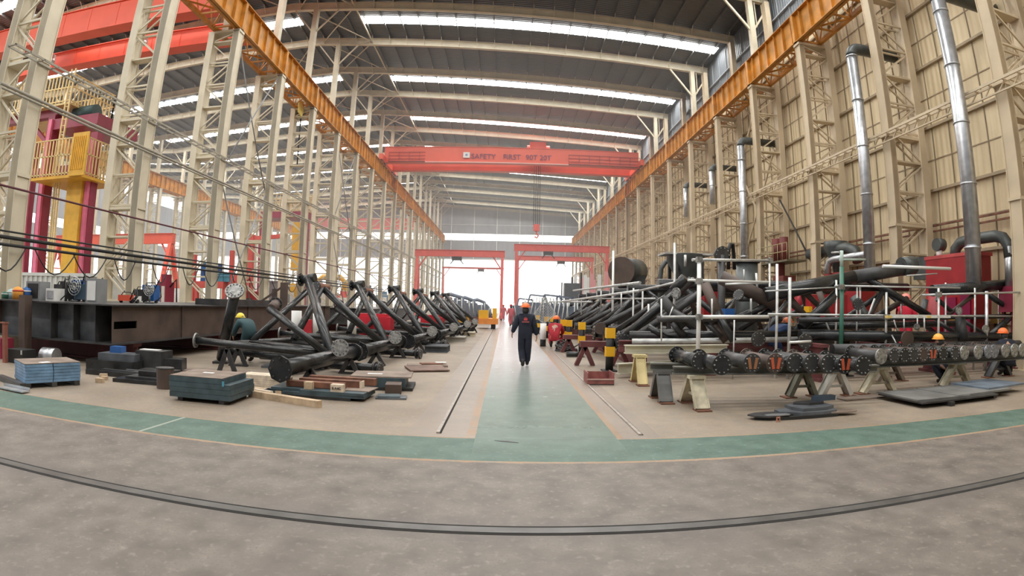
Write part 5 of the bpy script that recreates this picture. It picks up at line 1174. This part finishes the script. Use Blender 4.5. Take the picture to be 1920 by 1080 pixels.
for (x, y, dx, dy, z0, z1, a_, m, nme) in ((8.0, 8.0, .12, 1.1, 0, .08, .1, rubber, 'bearer'), (9.6, 8.3, .12, 1.1, 0, .08, .1, rubber, 'bearer'), (8.4, 8.15, 2.3, 1.2, .08, .11, .06, dgrey, 'plate'), (8.0, 8.2, 1.5, 1.15, .11, .14, .03, mat('grey_plate', (.2, .2, .195), .5, .2, var=.2), 'plate'), (9.3, 8.3, 1.9, 1.1, .11, .15, .1, mat('grey_plate', (.2, .2, .195)), 'plate'), (10.3, 8.5, 1.5, 1.0, .15, .185, .12, mat('blueish_plate', (.17, .21, .26), .5, .2, var=.2), 'plate')): rbox(t, nme, m, x, y, dx, dy, z0, z1, a_)
t = thing('plate_stack', 'thin brown base plate reaching out left of the wide grey stack', 'plate', (7.0, 8.8, 0)); rbox(t, 'plate', platetop, 7.1, 8.9, 1.4, .35, 0, .03, .1)
# red bin
t = thing('open_tray', 'small dark red open steel tray on the floor right of the aisle rail', 'tray', (2.13, 11.75, 0)); bm_ = mat('tray_red', (.26, .09, .08), .6, var=.2, scale=6)
for nme, a, c in (('base', (1.83, 11.48, .02), (2.43, 12.0, .04)), ('side', (1.83, 11.46, .02), (1.85, 12.02, .27)), ('side', (2.41, 11.46, .02), (2.43, 12.02, .27)), ('back', (1.83, 12.0, .02), (2.43, 12.02, .24)), ('front', (1.85, 11.46, .02), (2.41, 11.48, .12))): q = MB(); q.b2(a, c); q.build(nme, bm_, t)
q = MB(); q.b2((1.82, 11.45, .11), (2.44, 11.47, .14)); q.build('pale_lip', mat('dusty_pink', (.45, .3, .26), .6, var=.1), t)
q = MB(); q.b2((1.83, 11.46, 0), (2.43, 11.5, .02)); q.b2((1.83, 11.96, 0), (2.43, 12.0, .02)); q.each('skid', rubber, t)

# yellow and black posts
PO = [(2.83, 14.05), (2.81, 19.2), (2.69, 22.1), (2.50, 22.6), (2.56, 28.4), (2.25, 28.6), (2.05, 33.0), (1.75, 33.5)]
def bollard(x, y, label, h=1.16, r=.12, group='yellow and black posts by the aisle'):
    t = thing('warning_post', label, 'post', (x, y, 0), group)
    q = MB(); q.tube((x, y, 0), (x, y, h), r * .9, 12); q.build('core', yblack, t)
    for z0, z1 in ((h - .27, h), (h - .76, h - .50)):
        q = MB(); q.b2((x - r, y - r, z0), (x + r, y + r, z1)); q.build('yellow_band', ysign, t)
    q = MB(); q.b2((x - .2, y - .2, 0), (x + .2, y + .2, .03)); q.build('base_plate', yblack, t)
for i, (x, y) in enumerate(PO): bollard(x, y, '%s yellow and black banded post right of the aisle, counted from the camera' % ORD[i])
bollard(8.87, 12.16, 'lone yellow and black banded post among the right pipe frames', 1.2, .15, None)
t = thing('pipe_offcut', 'black pipe piece with a white cap lying right of the aisle', 'pipe', (2.3, 18.9, 0)); a = PZ(1062, 664, .1); c = PZ(1093, 664, .1); pipe(a, c, .09, black, t, 'pipe'); pipe(c, Vector(c) + Vector((.05, 0, 0)), .1, whitem, t, 'cap')
t = thing('oxide_stand', 'dark red steel stand under the frames beside the nearest striped post', 'stand', (2.9, 15.5, 0))
q = MB(); q.b2((2.2, 15.2, .55), (5.4, 15.5, .72)); q.build('beam', oxide, t)
for x in (2.35, 3.4): q = MB(); q.bar((x - .25, 15.35, 0), (x, 15.35, .55), .16, .12); q.bar((x + .25, 15.35, 0), (x, 15.35, .55), .16, .12); q.build('leg', oxide, t)
t = thing('oxide_stand', 'second dark red steel stand farther back beside the aisle', 'stand', (2.9, 19.6, 0))
q = MB(); q.b2((2.2, 19.6, .5), (5.0, 19.9, .66)); q.build('beam', oxide, t)
for x in (2.4, 3.6): q = MB(); q.bar((x - .25, 19.75, 0), (x, 19.75, .5), .14, .12); q.bar((x + .25, 19.75, 0), (x, 19.75, .5), .14, .12); q.build('leg', oxide, t)
t = thing('white_drum', 'white standing cylinder beside the squatting person', 'cylinder', (1.75, 22.6, 0)); c = PY(1018, 640, 22.6)
pipe((c.x, 22.6, 0), (c.x, 22.6, .62), .13, black, t, 'base', 14); pipe((c.x, 22.6, .3), (c.x, 22.6, .98), .135, whitem, t, 'cylinder', 14)
t = thing('wire_coil', 'dark tangle of coiled wire on the floor behind the squatting person', 'wire coil', (2.4, 20.4, 0)); r_ = random.Random(4)
for j in range(5):
    q = MB(); cx, cy = 2.35 + r_.uniform(-.15, .25), 20.4 + r_.uniform(-.2, .2); R_ = r_.uniform(.25, .42)
    q.path([(cx + R_ * cos(a_ * .5), cy + R_ * sin(a_ * .5), .12 + .05 * j + .1 * sin(a_ + j)) for a_ in range(14)], .022, 6); q.build('loop', dgrey, t)
q = MB(); q.lathe((2.4, 20.4, 0), [(.45, 0), (.45, .02), (.42, .1), (.3, .11)], 16); q.build('base_ring', dgrey, t)

# ================================================================== RIGHT PIPE FRAMES (repeating units along the aisle)
def unit_right(label):
    t = thing('pipe_truss', label, 'pipe frame', (6, 15.5, 0), 'braced black pipe frames on the right'); m = black
    for y, nme in ((14.6, 'lower_chord'), (17.0, 'lower_chord')): pipe((3.2, y, .80), (14.3, y, .80), .17, m, t, nme, 16)
    pipe((4.6, 15.6, 2.45), (14.2, 15.6, 2.55), .15, m, t, 'upper_chord', 16)
    flange((3.18, 14.6, .80), (1, 0, 0), .26, .05, dgrey, t, 'end_flange', 8, 10)
    for i, x in enumerate((3.2, 7.4, 11.0)):
        x1 = x + 2.0
        pipe((x + .1, 14.6, .8), (x1, 15.55, 2.42), .10, m, t, 'brace'); pipe((x1 + .1, 15.55, 2.42), (x + 3.9, 14.6, .8), .09, m, t, 'brace')
        pipe((x + .2, 17.0, .8), (x1 + .2, 15.65, 2.42), .10, m, t, 'brace'); pipe((x1 + .2, 15.65, 2.42), (x + 3.6, 17.0, .8), .085, brown, t, 'brace')
        pipe((x + .3, 14.6, .8), (x + .6, 17.0, .8), .08, m, t, 'cross_pipe')
    pipe((3.25, 14.6, .95), (5.6, 15.2, 2.1), .11, dgrey, t, 'brace')
    for x in (3.9, 8.3, 12.4):
        q = MB(); q.b2((x - .12, 14.3, 0), (x + .12, 17.3, .1)); q.b2((x - .03, 14.4, .1), (x + .03, 17.2, .5)); q.b2((x - .12, 14.3, .5), (x + .12, 17.3, .62)); q.build('bearer', oxide, t)
    return t
u0 = unit_right('nearest long braced black pipe frame on the right, end flange facing the aisle')
u0.location.y += 0
for k, dy in enumerate((4.1, 8.0, 12.0, 16.2, 20.4, 25.0)): dup(u0, (.1 * k, dy, 0), '%s long braced black pipe frame on the right, counted from the camera' % ORD[k + 1])

# nearest large frame, set out node by node (each node at its own depth)
t = thing('pipe_truss', 'large complex black pipe frame with thick sloping chord at the right', 'pipe frame', (9.5, 13, 0)); BF = t
def pp(a, b_, r, m, name='brace', n=14): return pipe(PY(*a), PY(*b_), r, m, t, name, n)
pp((1435, 553, 12.6), (1600, 520, 12.6), .19, black, 'upper_chord', 18); pp((1600, 520, 12.6), (1700, 503, 12.6), .19, dgrey, 'upper_chord', 18)
pp((1690, 500, 12.6), (1712, 497, 12.6), .27, darkduct, 'end_sleeve', 18)
pp((1748, 545, 12.4), (1916, 531, 12.4), .17, black, 'upper_chord', 18)
pp((1502, 615, 12.3), (1592, 528, 12.6), .13, black, 'main_brace', 16); pp((1625, 522, 12.6), (1742, 592, 12.3), .10, black, 'brace')
pp((1470, 548, 12.7), (1530, 618, 12.9), .1, brown, 'brace'); pp((1500, 540, 12.7), (1575, 612, 13.2), .08, brown, 'brace')
pp((1845, 548, 12.4), (1912, 592, 12.2), .09, black, 'brace'); pp((1915, 575, 12.1), (1845, 640, 12.0), .10, black, 'brace')
pp((1778, 590, 12.6), (1832, 548, 12.5), .07, brown, 'brace'); pp((1756, 560, 12.6), (1784, 584, 12.6), .07, dgrey, 'brace')
pp((1755, 600, 12.2), (1800, 632, 12.0), .06, dgrey, 'brace'); pp((1798, 596, 12.2), (1848, 628, 12.0), .06, dgrey, 'brace'); pp((1735, 562, 12.6), (1728, 596, 12.6), .1, darkduct, 'upright')
pp((1496, 600, 12.2), (1912, 592, 12.2), .07, dgrey, 'middle_rail'); pp((1500, 612, 12.6), (1800, 606, 12.6), .1, black, 'middle_rail')
pp((1500, 628, 12.0), (1912, 632, 11.6), .14, black, 'lower_chord', 16); pp((1560, 655, 11.4), (1912, 646, 11.2), .13, dgrey, 'lower_chord', 16)
pp((1800, 596, 11.9), (1806, 640, 11.6), .16, rubber, 'thick_post')
pp((1600, 556, 13.3), (1640, 620, 12.8), .13, darkduct, 'upright'); pp((1700, 560, 13.3), (1610, 612, 12.8), .09, black, 'brace'); pp((1535, 545, 13.2), (1560, 612, 12.8), .09, brown, 'brace')
for (px, py, Y, r_, m) in ((1609, 570, 12.4, .16, dgrey), (1798, 583, 11.9, .115, steel), (1848, 617, 11.5, .12, steel), (1719, 613, 12.0, .09, steel)):
    flange(PY(px, py, Y), (-.3, -1, .1), r_, .05, m, t, 'stub_flange', 20, 10)
c = PY(1701, 636, 11.2); flange(c, (0, 1, 0), .22, .05, brown, t, 'blank_plate', 10, 0)
c = PY(1510, 640, 11.6); flange(c, (0, 1, 0), .2, .05, dgrey, t, 'blank_plate', 10, 8)
for px in (1530, 1650, 1770, 1890):
    c = PY(px, 650, 11.6); q = MB(); q.b2((c.x - .12, 11.2, 0), (c.x + .12, 12.5, .08)); q.b2((c.x - .03, 11.3, .08), (c.x + .03, 12.4, c.z)); q.b2((c.x - .12, 11.2, c.z), (c.x + .12, 12.5, c.z + .08)); q.build('bearer', oxide, t)
t = thing('pipe_truss', 'middle black and brown pipe frame behind the tall silver scaffold pole', 'pipe frame', (6, 14, 0))
pp((1352, 520, 13.2), (1458, 572, 12.6), .19, brown, 'thick_brown_pipe', 18); pp((1322, 533, 13.0), (1350, 598, 12.6), .13, brown, 'brace', 16)
pp((1262, 585, 13.0), (1310, 610, 12.6), .09, dgrey, 'brace'); pp((1240, 560, 13.4), (1285, 610, 13.0), .14, rubber, 'brace'); pp((1150, 648, 14.2), (1297, 525, 13.8), .12, black, 'long_brace', 16)
pp((1160, 652, 14.0), (1320, 545, 13.2), .10, dgrey, 'long_brace', 16); pp((1262, 545, 13.6), (1285, 520, 13.4), .13, black, 'brace'); pp((1375, 640, 12.3), (1345, 585, 12.6), .09, black, 'brace'); pp((1480, 548, 13.2), (1420, 600, 12.8), .09, black, 'brace'); pp((1448, 568, 12.7), (1375, 600, 12.8), .09, black, 'brace')
pp((1385, 562, 12.9), (1450, 562, 12.9), .05, dgrey, 'rail'); pp((1232, 598, 12.8), (1440, 598, 12.6), .08, dgrey, 'middle_rail'); pp((1180, 629, 13.6), (1500, 628, 12.6), .12, black, 'lower_chord', 16); pp((1185, 640, 13.2), (1500, 636, 12.3), .07, silver, 'lower_rail')
pp((1215, 612, 13.4), (1260, 640, 13.2), .08, black, 'brace'); pp((1262, 604, 13.2), (1283, 632, 13.1), .1, dgrey, 'brace'); pp((1322, 604, 12.8), (1353, 632, 12.6), .06, dgrey, 'brace'); pp((1338, 606, 12.8), (1362, 640, 12.6), .1, brown, 'brace')
c = PY(1268, 550, 13.3); flange(c, (-1, -.6, 0), .15, .05, steel, t, 'stub_flange', 18, 10)
c = PY(1385, 553, 12.7); flange(c, (-1, -.8, .5), .15, .05, dgrey, t, 'stub_flange', 18, 12); c = PY(1432, 556, 12.8); flange(c, (.8, -1, .3), .18, .05, dgrey, t, 'stub_flange', 18, 12)
c = PY(1422, 636, 12.2); flange(c, (0, 1, 0), .2, .05, dgrey, t, 'blank_plate', 10, 10)
c = PY(1170, 641, 13.9); flange(c, (0, 1, 0), .24, .05, dgrey, t, 'bolted_plate', 12, 12)
c = PY(1126, 616, 17.4); flange(c, (0, 1, 0), .2, .06, brown, t, 'round_cap', 18, 0); pipe(c, c + Vector((.3, 1.5, 0)), .17, black, t, 'capped_pipe')
q = MB(); a, c = PY(1160, 655, 13.4), PY(1500, 652, 12.8); q.bar(a, c, .2, .12); q.bar(a + Vector((0, 0, .22)), c + Vector((0, 0, .22)), .2, .03); q.bar(a + Vector((0, 0, .11)), c + Vector((0, 0, .11)), .03, .2); q.build('oxide_beam', oxide, t)
for px in (1200, 1330, 1460):
    c = PY(px, 656, 13.1); q = MB(); q.b2((c.x - .15, 12.95, 0), (c.x + .15, 13.25, c.z)); q.build('stand', oxide, t)

# machines behind the frames
t = thing('flared_hopper', 'black flared hopper machine with silver top plate behind the scaffold', 'hopper', (PY(1280, 500, 19).x, 19, 0)); c = PY(1285, 545, 19); tp_ = PY(1285, 478, 19); h = tp_.z - c.z
q = MB(); q.lathe((c.x, 19, c.z), [(.32, 0), (.34, h * .3), (.7, h * .8), (.72, h)], 14); q.build('hopper', darkduct, t)
q = MB(); q.box((c.x, 19, tp_.z), (1.9, 1.0, .07)); q.build('top_plate', silver, t)
q = MB()
for dx, dy in ((-.5, -.4), (.5, -.4), (-.5, .4), (.5, .4)): q.b2((c.x + dx - .06, 19 + dy - .06, 0), (c.x + dx + .06, 19 + dy + .06, tp_.z))
q.b2((c.x - .56, 18.54, c.z - .1), (c.x + .56, 19.46, c.z)); q.build('frame', dgrey, t)
t = thing('dark_drum', 'dark standing drum in the middle distance behind the silver rails', 'drum', (PY(1400, 525, 18).x, 18, 0)); c = PY(1400, 523, 18); tp_ = PY(1400, 493, 18)
pipe((c.x, 18, 0), (c.x, 18, tp_.z), .42, darkduct, t, 'drum', 20); pipe((c.x, 18, tp_.z), (c.x, 18, tp_.z + .08), .5, dgrey, t, 'lid', 20)
t = thing('bolted_block', 'dark bolted flange block raised behind the silver rails', 'pipe end', (PY(1356, 477, 15).x, 15, 0)); c = PY(1354, 478, 15)
flange(c, (0, 1, 0), .27, .1, dgrey, t, 'bolted_flange', 8, 10); pipe((c.x, 15.05, 0), (c.x, 15.05, c.z), .12, dgrey, t, 'post'); q = MB(); q.path([PY(1366, 505, 15), PY(1366, 470, 15), PY(1369, 458, 15), PY(1374, 458, 15.1), PY(1376, 480, 15.2), PY(1377, 505, 15.3)], .06, 8); q.build('looped_hose', rubber, t)
t = thing('capped_drum', 'big dark drum with a brown round end rising left of the silver scaffold', 'drum', (PY(1180, 520, 24).x, 24, 0)); c = PY(1165, 508, 24); 
pipe(c, c + Vector((1.1, 1.6, .1)), .62, darkduct, t, 'drum', 20); flange(c, (1.1, 1.6, .1), .66, .08, brown, t, 'round_end', 20, 0); q = MB(); q.b2((c.x - .1, 24.2, 0), (c.x + 1.2, 25.6, c.z - .2)); q.build('stand', dgrey, t)
t = thing('duct_elbow', 'dark curved hose duct behind the second right column', 'duct', (PY(1240, 500, 21).x, 21, 0)); q = MB(); q.path([(PY(1238, 545, 21).x, 21, 0), PY(1238, 520, 21), PY(1240, 503, 21), PY(1247, 492, 21), PY(1258, 487, 21)], .1, 10); q.build('elbow', darkduct, t)
for i, (px, py, Y) in enumerate(((1075, 530, 48), (1097, 520, 42), (1118, 512, 36))):
    c = PY(px, py, Y); t = thing('sheet_rack', '%s rack of white and pink sheets by the far right columns' % ORD[i], 'rack', (c.x, Y, 0), 'sheet racks by the right columns')
    for j, m in enumerate((whitem, mat('pale_pink', (.75, .35, .36), .5, var=0), whitem, mat('pale_pink', (.75, .35, .36)))):
        q = MB(); q.b2((c.x - .9 + j * .5, Y - .05, 0), (c.x - .65 + j * .5, Y + .05, c.z + random.uniform(-.2, .2))); q.build('sheet', m, t)
    q = MB(); q.b2((c.x - 1.1, Y - .1, c.z * .6), (c.x + 1.1, Y + .1, c.z * .6 + .1)); q.b2((c.x - 1.1, Y - .1, 0), (c.x - 1.0, Y + .1, c.z)); q.build('frame', dgrey, t)
t = thing('dark_cabinet', 'dark square cabinet raised in front of the bright doorway right of the aisle', 'cabinet', (PY(1072, 538, 40).x, 40, 0)); a, c = PY(1058, 531, 40), PY(1087, 531, 40)
q = MB(); q.b2((a.x, 39.6, 1.9), (c.x, 40.6, a.z)); q.build('body', mat('far_dark', (.12, .13, .14), .5, var=.1), t); q = MB(); q.b2((a.x, 39.7, 0), (a.x + .15, 39.9, 1.9)); q.b2((c.x - .15, 39.7, 0), (c.x, 39.9, 1.9)); q.each('leg', dgrey, t)
t = thing('mesh_panel', 'tilted square steel mesh panel leaning right of the walking person', 'mesh panel', (PY(1020, 570, 27).x, 27, 0)); cc_ = [PY(1000, 592, 27), PY(1022, 560, 27), PY(1042, 588, 27), PY(1020, 606, 27)]
q = MB()
for i in range(4): q.bar(cc_[i], cc_[(i + 1) % 4], .06, .06)
for k in range(1, 9): f = k / 9; q.bar(cc_[0].lerp(cc_[1], f), cc_[3].lerp(cc_[2], f), .02, .02); q.bar(cc_[0].lerp(cc_[3], f), cc_[1].lerp(cc_[2], f), .02, .02)
q.bar(cc_[3], (cc_[3].x, cc_[3].y, 0), .06, .06); q.build('mesh', silver, t)
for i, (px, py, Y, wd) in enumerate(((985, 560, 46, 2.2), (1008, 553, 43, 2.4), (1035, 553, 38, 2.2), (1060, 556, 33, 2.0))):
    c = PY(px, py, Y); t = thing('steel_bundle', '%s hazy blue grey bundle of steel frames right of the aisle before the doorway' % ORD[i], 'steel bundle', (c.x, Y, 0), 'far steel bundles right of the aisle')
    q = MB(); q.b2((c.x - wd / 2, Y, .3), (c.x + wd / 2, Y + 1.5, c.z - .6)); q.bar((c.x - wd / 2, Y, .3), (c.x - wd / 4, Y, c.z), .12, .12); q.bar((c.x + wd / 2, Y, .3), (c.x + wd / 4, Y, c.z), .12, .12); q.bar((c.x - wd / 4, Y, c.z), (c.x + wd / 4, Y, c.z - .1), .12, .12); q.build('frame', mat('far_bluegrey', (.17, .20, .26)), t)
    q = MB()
    for j in range(7): x = c.x - wd / 2 + wd * (j + .5) / 7; q.tube((x, Y - .1, .2), (x + random.uniform(-.4, .4), Y - .1, c.z - .2), .05, 6)
    q.each('strut', silver, t); q = MB(); q.b2((c.x - wd / 2, Y - .2, 0), (c.x + wd / 2, Y + 1.6, .3)); q.build('base', dgrey, t)
# silver scaffolding: every tube a thing of its own kind of part
t = thing('scaffold', 'silver tube scaffolding around the right pipe frames', 'scaffolding', (7, 12, 0))
def st(a, b_, r, m=silver, name='tube'): return pipe(PY(*a), PY(*b_), r, m, t, name, 10)
def stand_(px, py, Y, r, m=silver, foot=0.0):
    a = PY(px, py, Y); q = MB(); q.tube((a.x, Y, foot), a, r, 10); return q.build('standard', m, t)
bright = mat('bright_tube', (.82, .83, .82), .35, .2, var=.05); greent = mat('green_tube', (.05, .17, .12), .4, var=.1)
stand_(1311, 484, 11.6, .05, bright); stand_(1265, 455, 13.6, .035); stand_(1443, 483, 13.4, .03); stand_(1457, 495, 12.2, .035, bright); stand_(1481, 520, 12.0, .045); stand_(1568, 525, 12.4, .03, bright)
stand_(1662, 548, 11.8, .035); stand_(1760, 540, 11.2, .035); stand_(1773, 530, 12.4, .025, bright); stand_(1828, 540, 11.9, .03); stand_(1850, 546, 11.6, .055, galv); stand_(1150, 470, 22, .05, bright); stand_(1188, 540, 17, .03); stand_(1205, 545, 16.5, .03); stand_(1377, 600, 12.2, .02); stand_(1607, 535, 12.5, .025); stand_(1613, 538, 12.6, .025); stand_(1872, 535, 12.6, .02)
a = PY(1578, 470, 11.8); m_ = PY(1578, 500, 11.8); q = MB(); q.tube(m_, a, .05, 10); q.build('upper_standard', mat('pale_green_tube', (.45, .58, .52), .4, var=.1), t); stand_(1578, 500, 11.8, .06, greent)
for a, b_, r, m in (((1298, 487, 11.7), (1447, 489, 12.6), .035, silver), ((1290, 525, 12.0), (1441, 529, 12.2), .03, bright), ((1360, 533, 12.6), (1441, 530, 12.3), .03, silver), ((1308, 594, 11.6), (1440, 594, 11.9), .045, bright), ((1240, 594, 12.6), (1500, 592, 12.4), .03, silver),
                    ((1435, 546, 12.0), (1580, 538, 12.0), .02, silver), ((1575, 487, 11.8), (1622, 487, 12.4), .03, mat('pale_green_tube', (.45, .58, .52))), ((1574, 473, 11.8), (1560, 474, 12.8), .03, silver), ((1655, 499, 12.0), (1782, 504, 11.6), .045, bright), ((1565, 536, 12.0), (1800, 540, 11.7), .025, silver), ((1728, 553, 11.8), (1912, 548, 11.2), .03, silver), ((1700, 517, 12.2), (1757, 513, 12.2), .02, silver),
                    ((1440, 589, 12.0), (1912, 593, 11.6), .03, silver), ((1200, 545, 16.4), (1300, 522, 14), .035, silver), ((1050, 566, 32), (1200, 545, 16.4), .05, silver), ((1075, 545, 30), (1200, 530, 17), .05, silver), ((1105, 560, 24), (1230, 560, 16), .03, silver), ((1520, 640, 11.2), (1480, 642, 11.2), .03, bright)): st(a, b_, r, m, 'ledger')
q = MB(); a, c = PY(1672, 594, 11.5), PY(1775, 594, 11.3); q.bar(a, c, .35, .06); q.build('walk_plank', mat('white_plank', (.7, .7, .66), .6, var=.15, scale=8), t)
for px in (1740, 1666): c = PY(px, 594, 11.25); q = MB(); q.box(c, (.16, .1, .065)); q.build('yellow_block', mat('plank_yellow', (.8, .6, .2), .5, var=0), t)
for (px, py, Y) in ((1311, 487, 11.6), (1311, 527, 11.6), (1311, 594, 11.55), (1578, 538, 11.75), (1760, 552, 11.2), (1662, 594, 11.75), (1443, 489, 12.6)):
    c = PY(px, py, Y); q = MB(); q.box(c, (.13, .13, .13)); q.build('coupler', steel, t)
for i, (a, b_, r) in enumerate((((1240, 560, 12.9), (1240, 640, 12.9), .02), ((1335, 560, 12.5), (1335, 600, 12.5), .025), ((1408, 560, 12.7), (1408, 596, 12.7), .03), ((1216, 570, 14), (1216, 600, 14), .025), ((1262, 575, 13), (1252, 602, 13), .02), ((1395, 505, 12.8), (1395, 530, 12.8), .02), ((1418, 512, 12.9), (1420, 545, 12.9), .03), ((1285, 478, 18), (1285, 500, 18), .05),
    ((1690, 570, 12.6), (1690, 600, 12.6), .025), ((1640, 560, 12.8), (1625, 600, 12.8), .03), ((1720, 596, 12), (1720, 630, 12), .02), ((1733, 596, 12), (1733, 634, 12), .025), ((1695, 598, 12), (1695, 620, 12), .02), ((1676, 600, 12), (1684, 628, 12), .02), ((1672, 628, 11.6), (1686, 655, 11.4), .02), ((1547, 600, 12.2), (1556, 622, 12.2), .025), ((1530, 600, 12.2), (1545, 598, 12.2), .04), ((1805, 598, 12.4), (1815, 622, 12.3), .02), ((1865, 596, 12.2), (1880, 600, 12.2), .02),
    ((1090, 560, 26), (1090, 590, 26), .03), ((1127, 545, 22), (1127, 580, 22), .03), ((1165, 550, 18), (1165, 575, 18), .025), ((1030, 566, 36), (1110, 566, 28), .05), ((1045, 556, 36), (1045, 584, 36), .04), ((1058, 556, 34), (1058, 584, 34), .04))): st(a, b_, r, silver if i % 3 else bright, 'upright')
# red dressed person sitting high by the filter box
SIT = dict(SQUAT)
person('person in bright red coveralls climbing beside the big red filter box', (PY(1700, 560, 14.2).x, 14.2, 0), {k: (v[0], v[1], v[2] + (.0)) for k, v in WALK.items()}, mat('pink_helmet', (.8, .25, .2), .4, var=0), mat('bright_red_cloth', (.6, .02, .05), .8, var=.1), 1.25, 2.0)
for i, (px, py, Y, wd, hh, m, lab) in enumerate(((1892, 600, 13.6, .55, .45, mat('amber_box', (.78, .42, .04), .5, var=.05), 'amber yellow equipment box behind the rightmost pipes'), (1790, 600, 13.2, .3, .25, mat('amber_box', (.78, .42, .04)), 'small amber lamp box behind the thick black post'), (1868, 601, 13.8, .3, .2, mat('dull_yellow_box', (.5, .36, .1), .5, var=.05), 'dull yellow box left of the amber equipment box'), (1365, 590, 14.6, .3, .35, blue, 'blue machine part seen through the middle pipe frame'), (1336, 570, 16.5, .7, .8, dred, 'red machine part seen through the middle pipe frame'), (1550, 580, 14.6, 1.4, .9, dred, 'dark red machine seen behind the thick sloping chord'), (1515, 580, 14.4, .12, .18, ysign, 'tiny yellow lamp behind the sloping brace'))):
    c = PY(px, py, Y); t = thing('equipment_box', lab, 'box', (c.x, Y, 0))
    q = MB(); q.b2((c.x - wd / 2, Y - .15, c.z - hh / 2), (c.x + wd / 2, Y + .15, c.z + hh / 2)); q.build('box', m, t); q = MB(); q.b2((c.x - .05, Y - .05, 0), (c.x + .05, Y + .05, c.z - hh / 2)); q.build('stand', dgrey, t)
    q = MB(); q.b2((c.x - wd * .2, Y - .16, c.z - hh * .1), (c.x + wd * .12, Y - .15, c.z + hh * .3)); q.build('label_plate', whitem if i == 0 else m, t)

# things made of a single mesh need no empty above it
for o in list(COL.objects):
    if o.type == 'EMPTY' and len(o.children) == 1 and not o.children[0].children:
        c = o.children[0]; nm_ = o.name
        for k in ('label', 'category', 'group'):
            if k in o.keys(): c[k] = o[k]
        bpy.context.view_layer.update(); M_ = c.matrix_world.copy(); c.parent = None; c.matrix_world = M_
        bpy.data.objects.remove(o); c.name = nm_
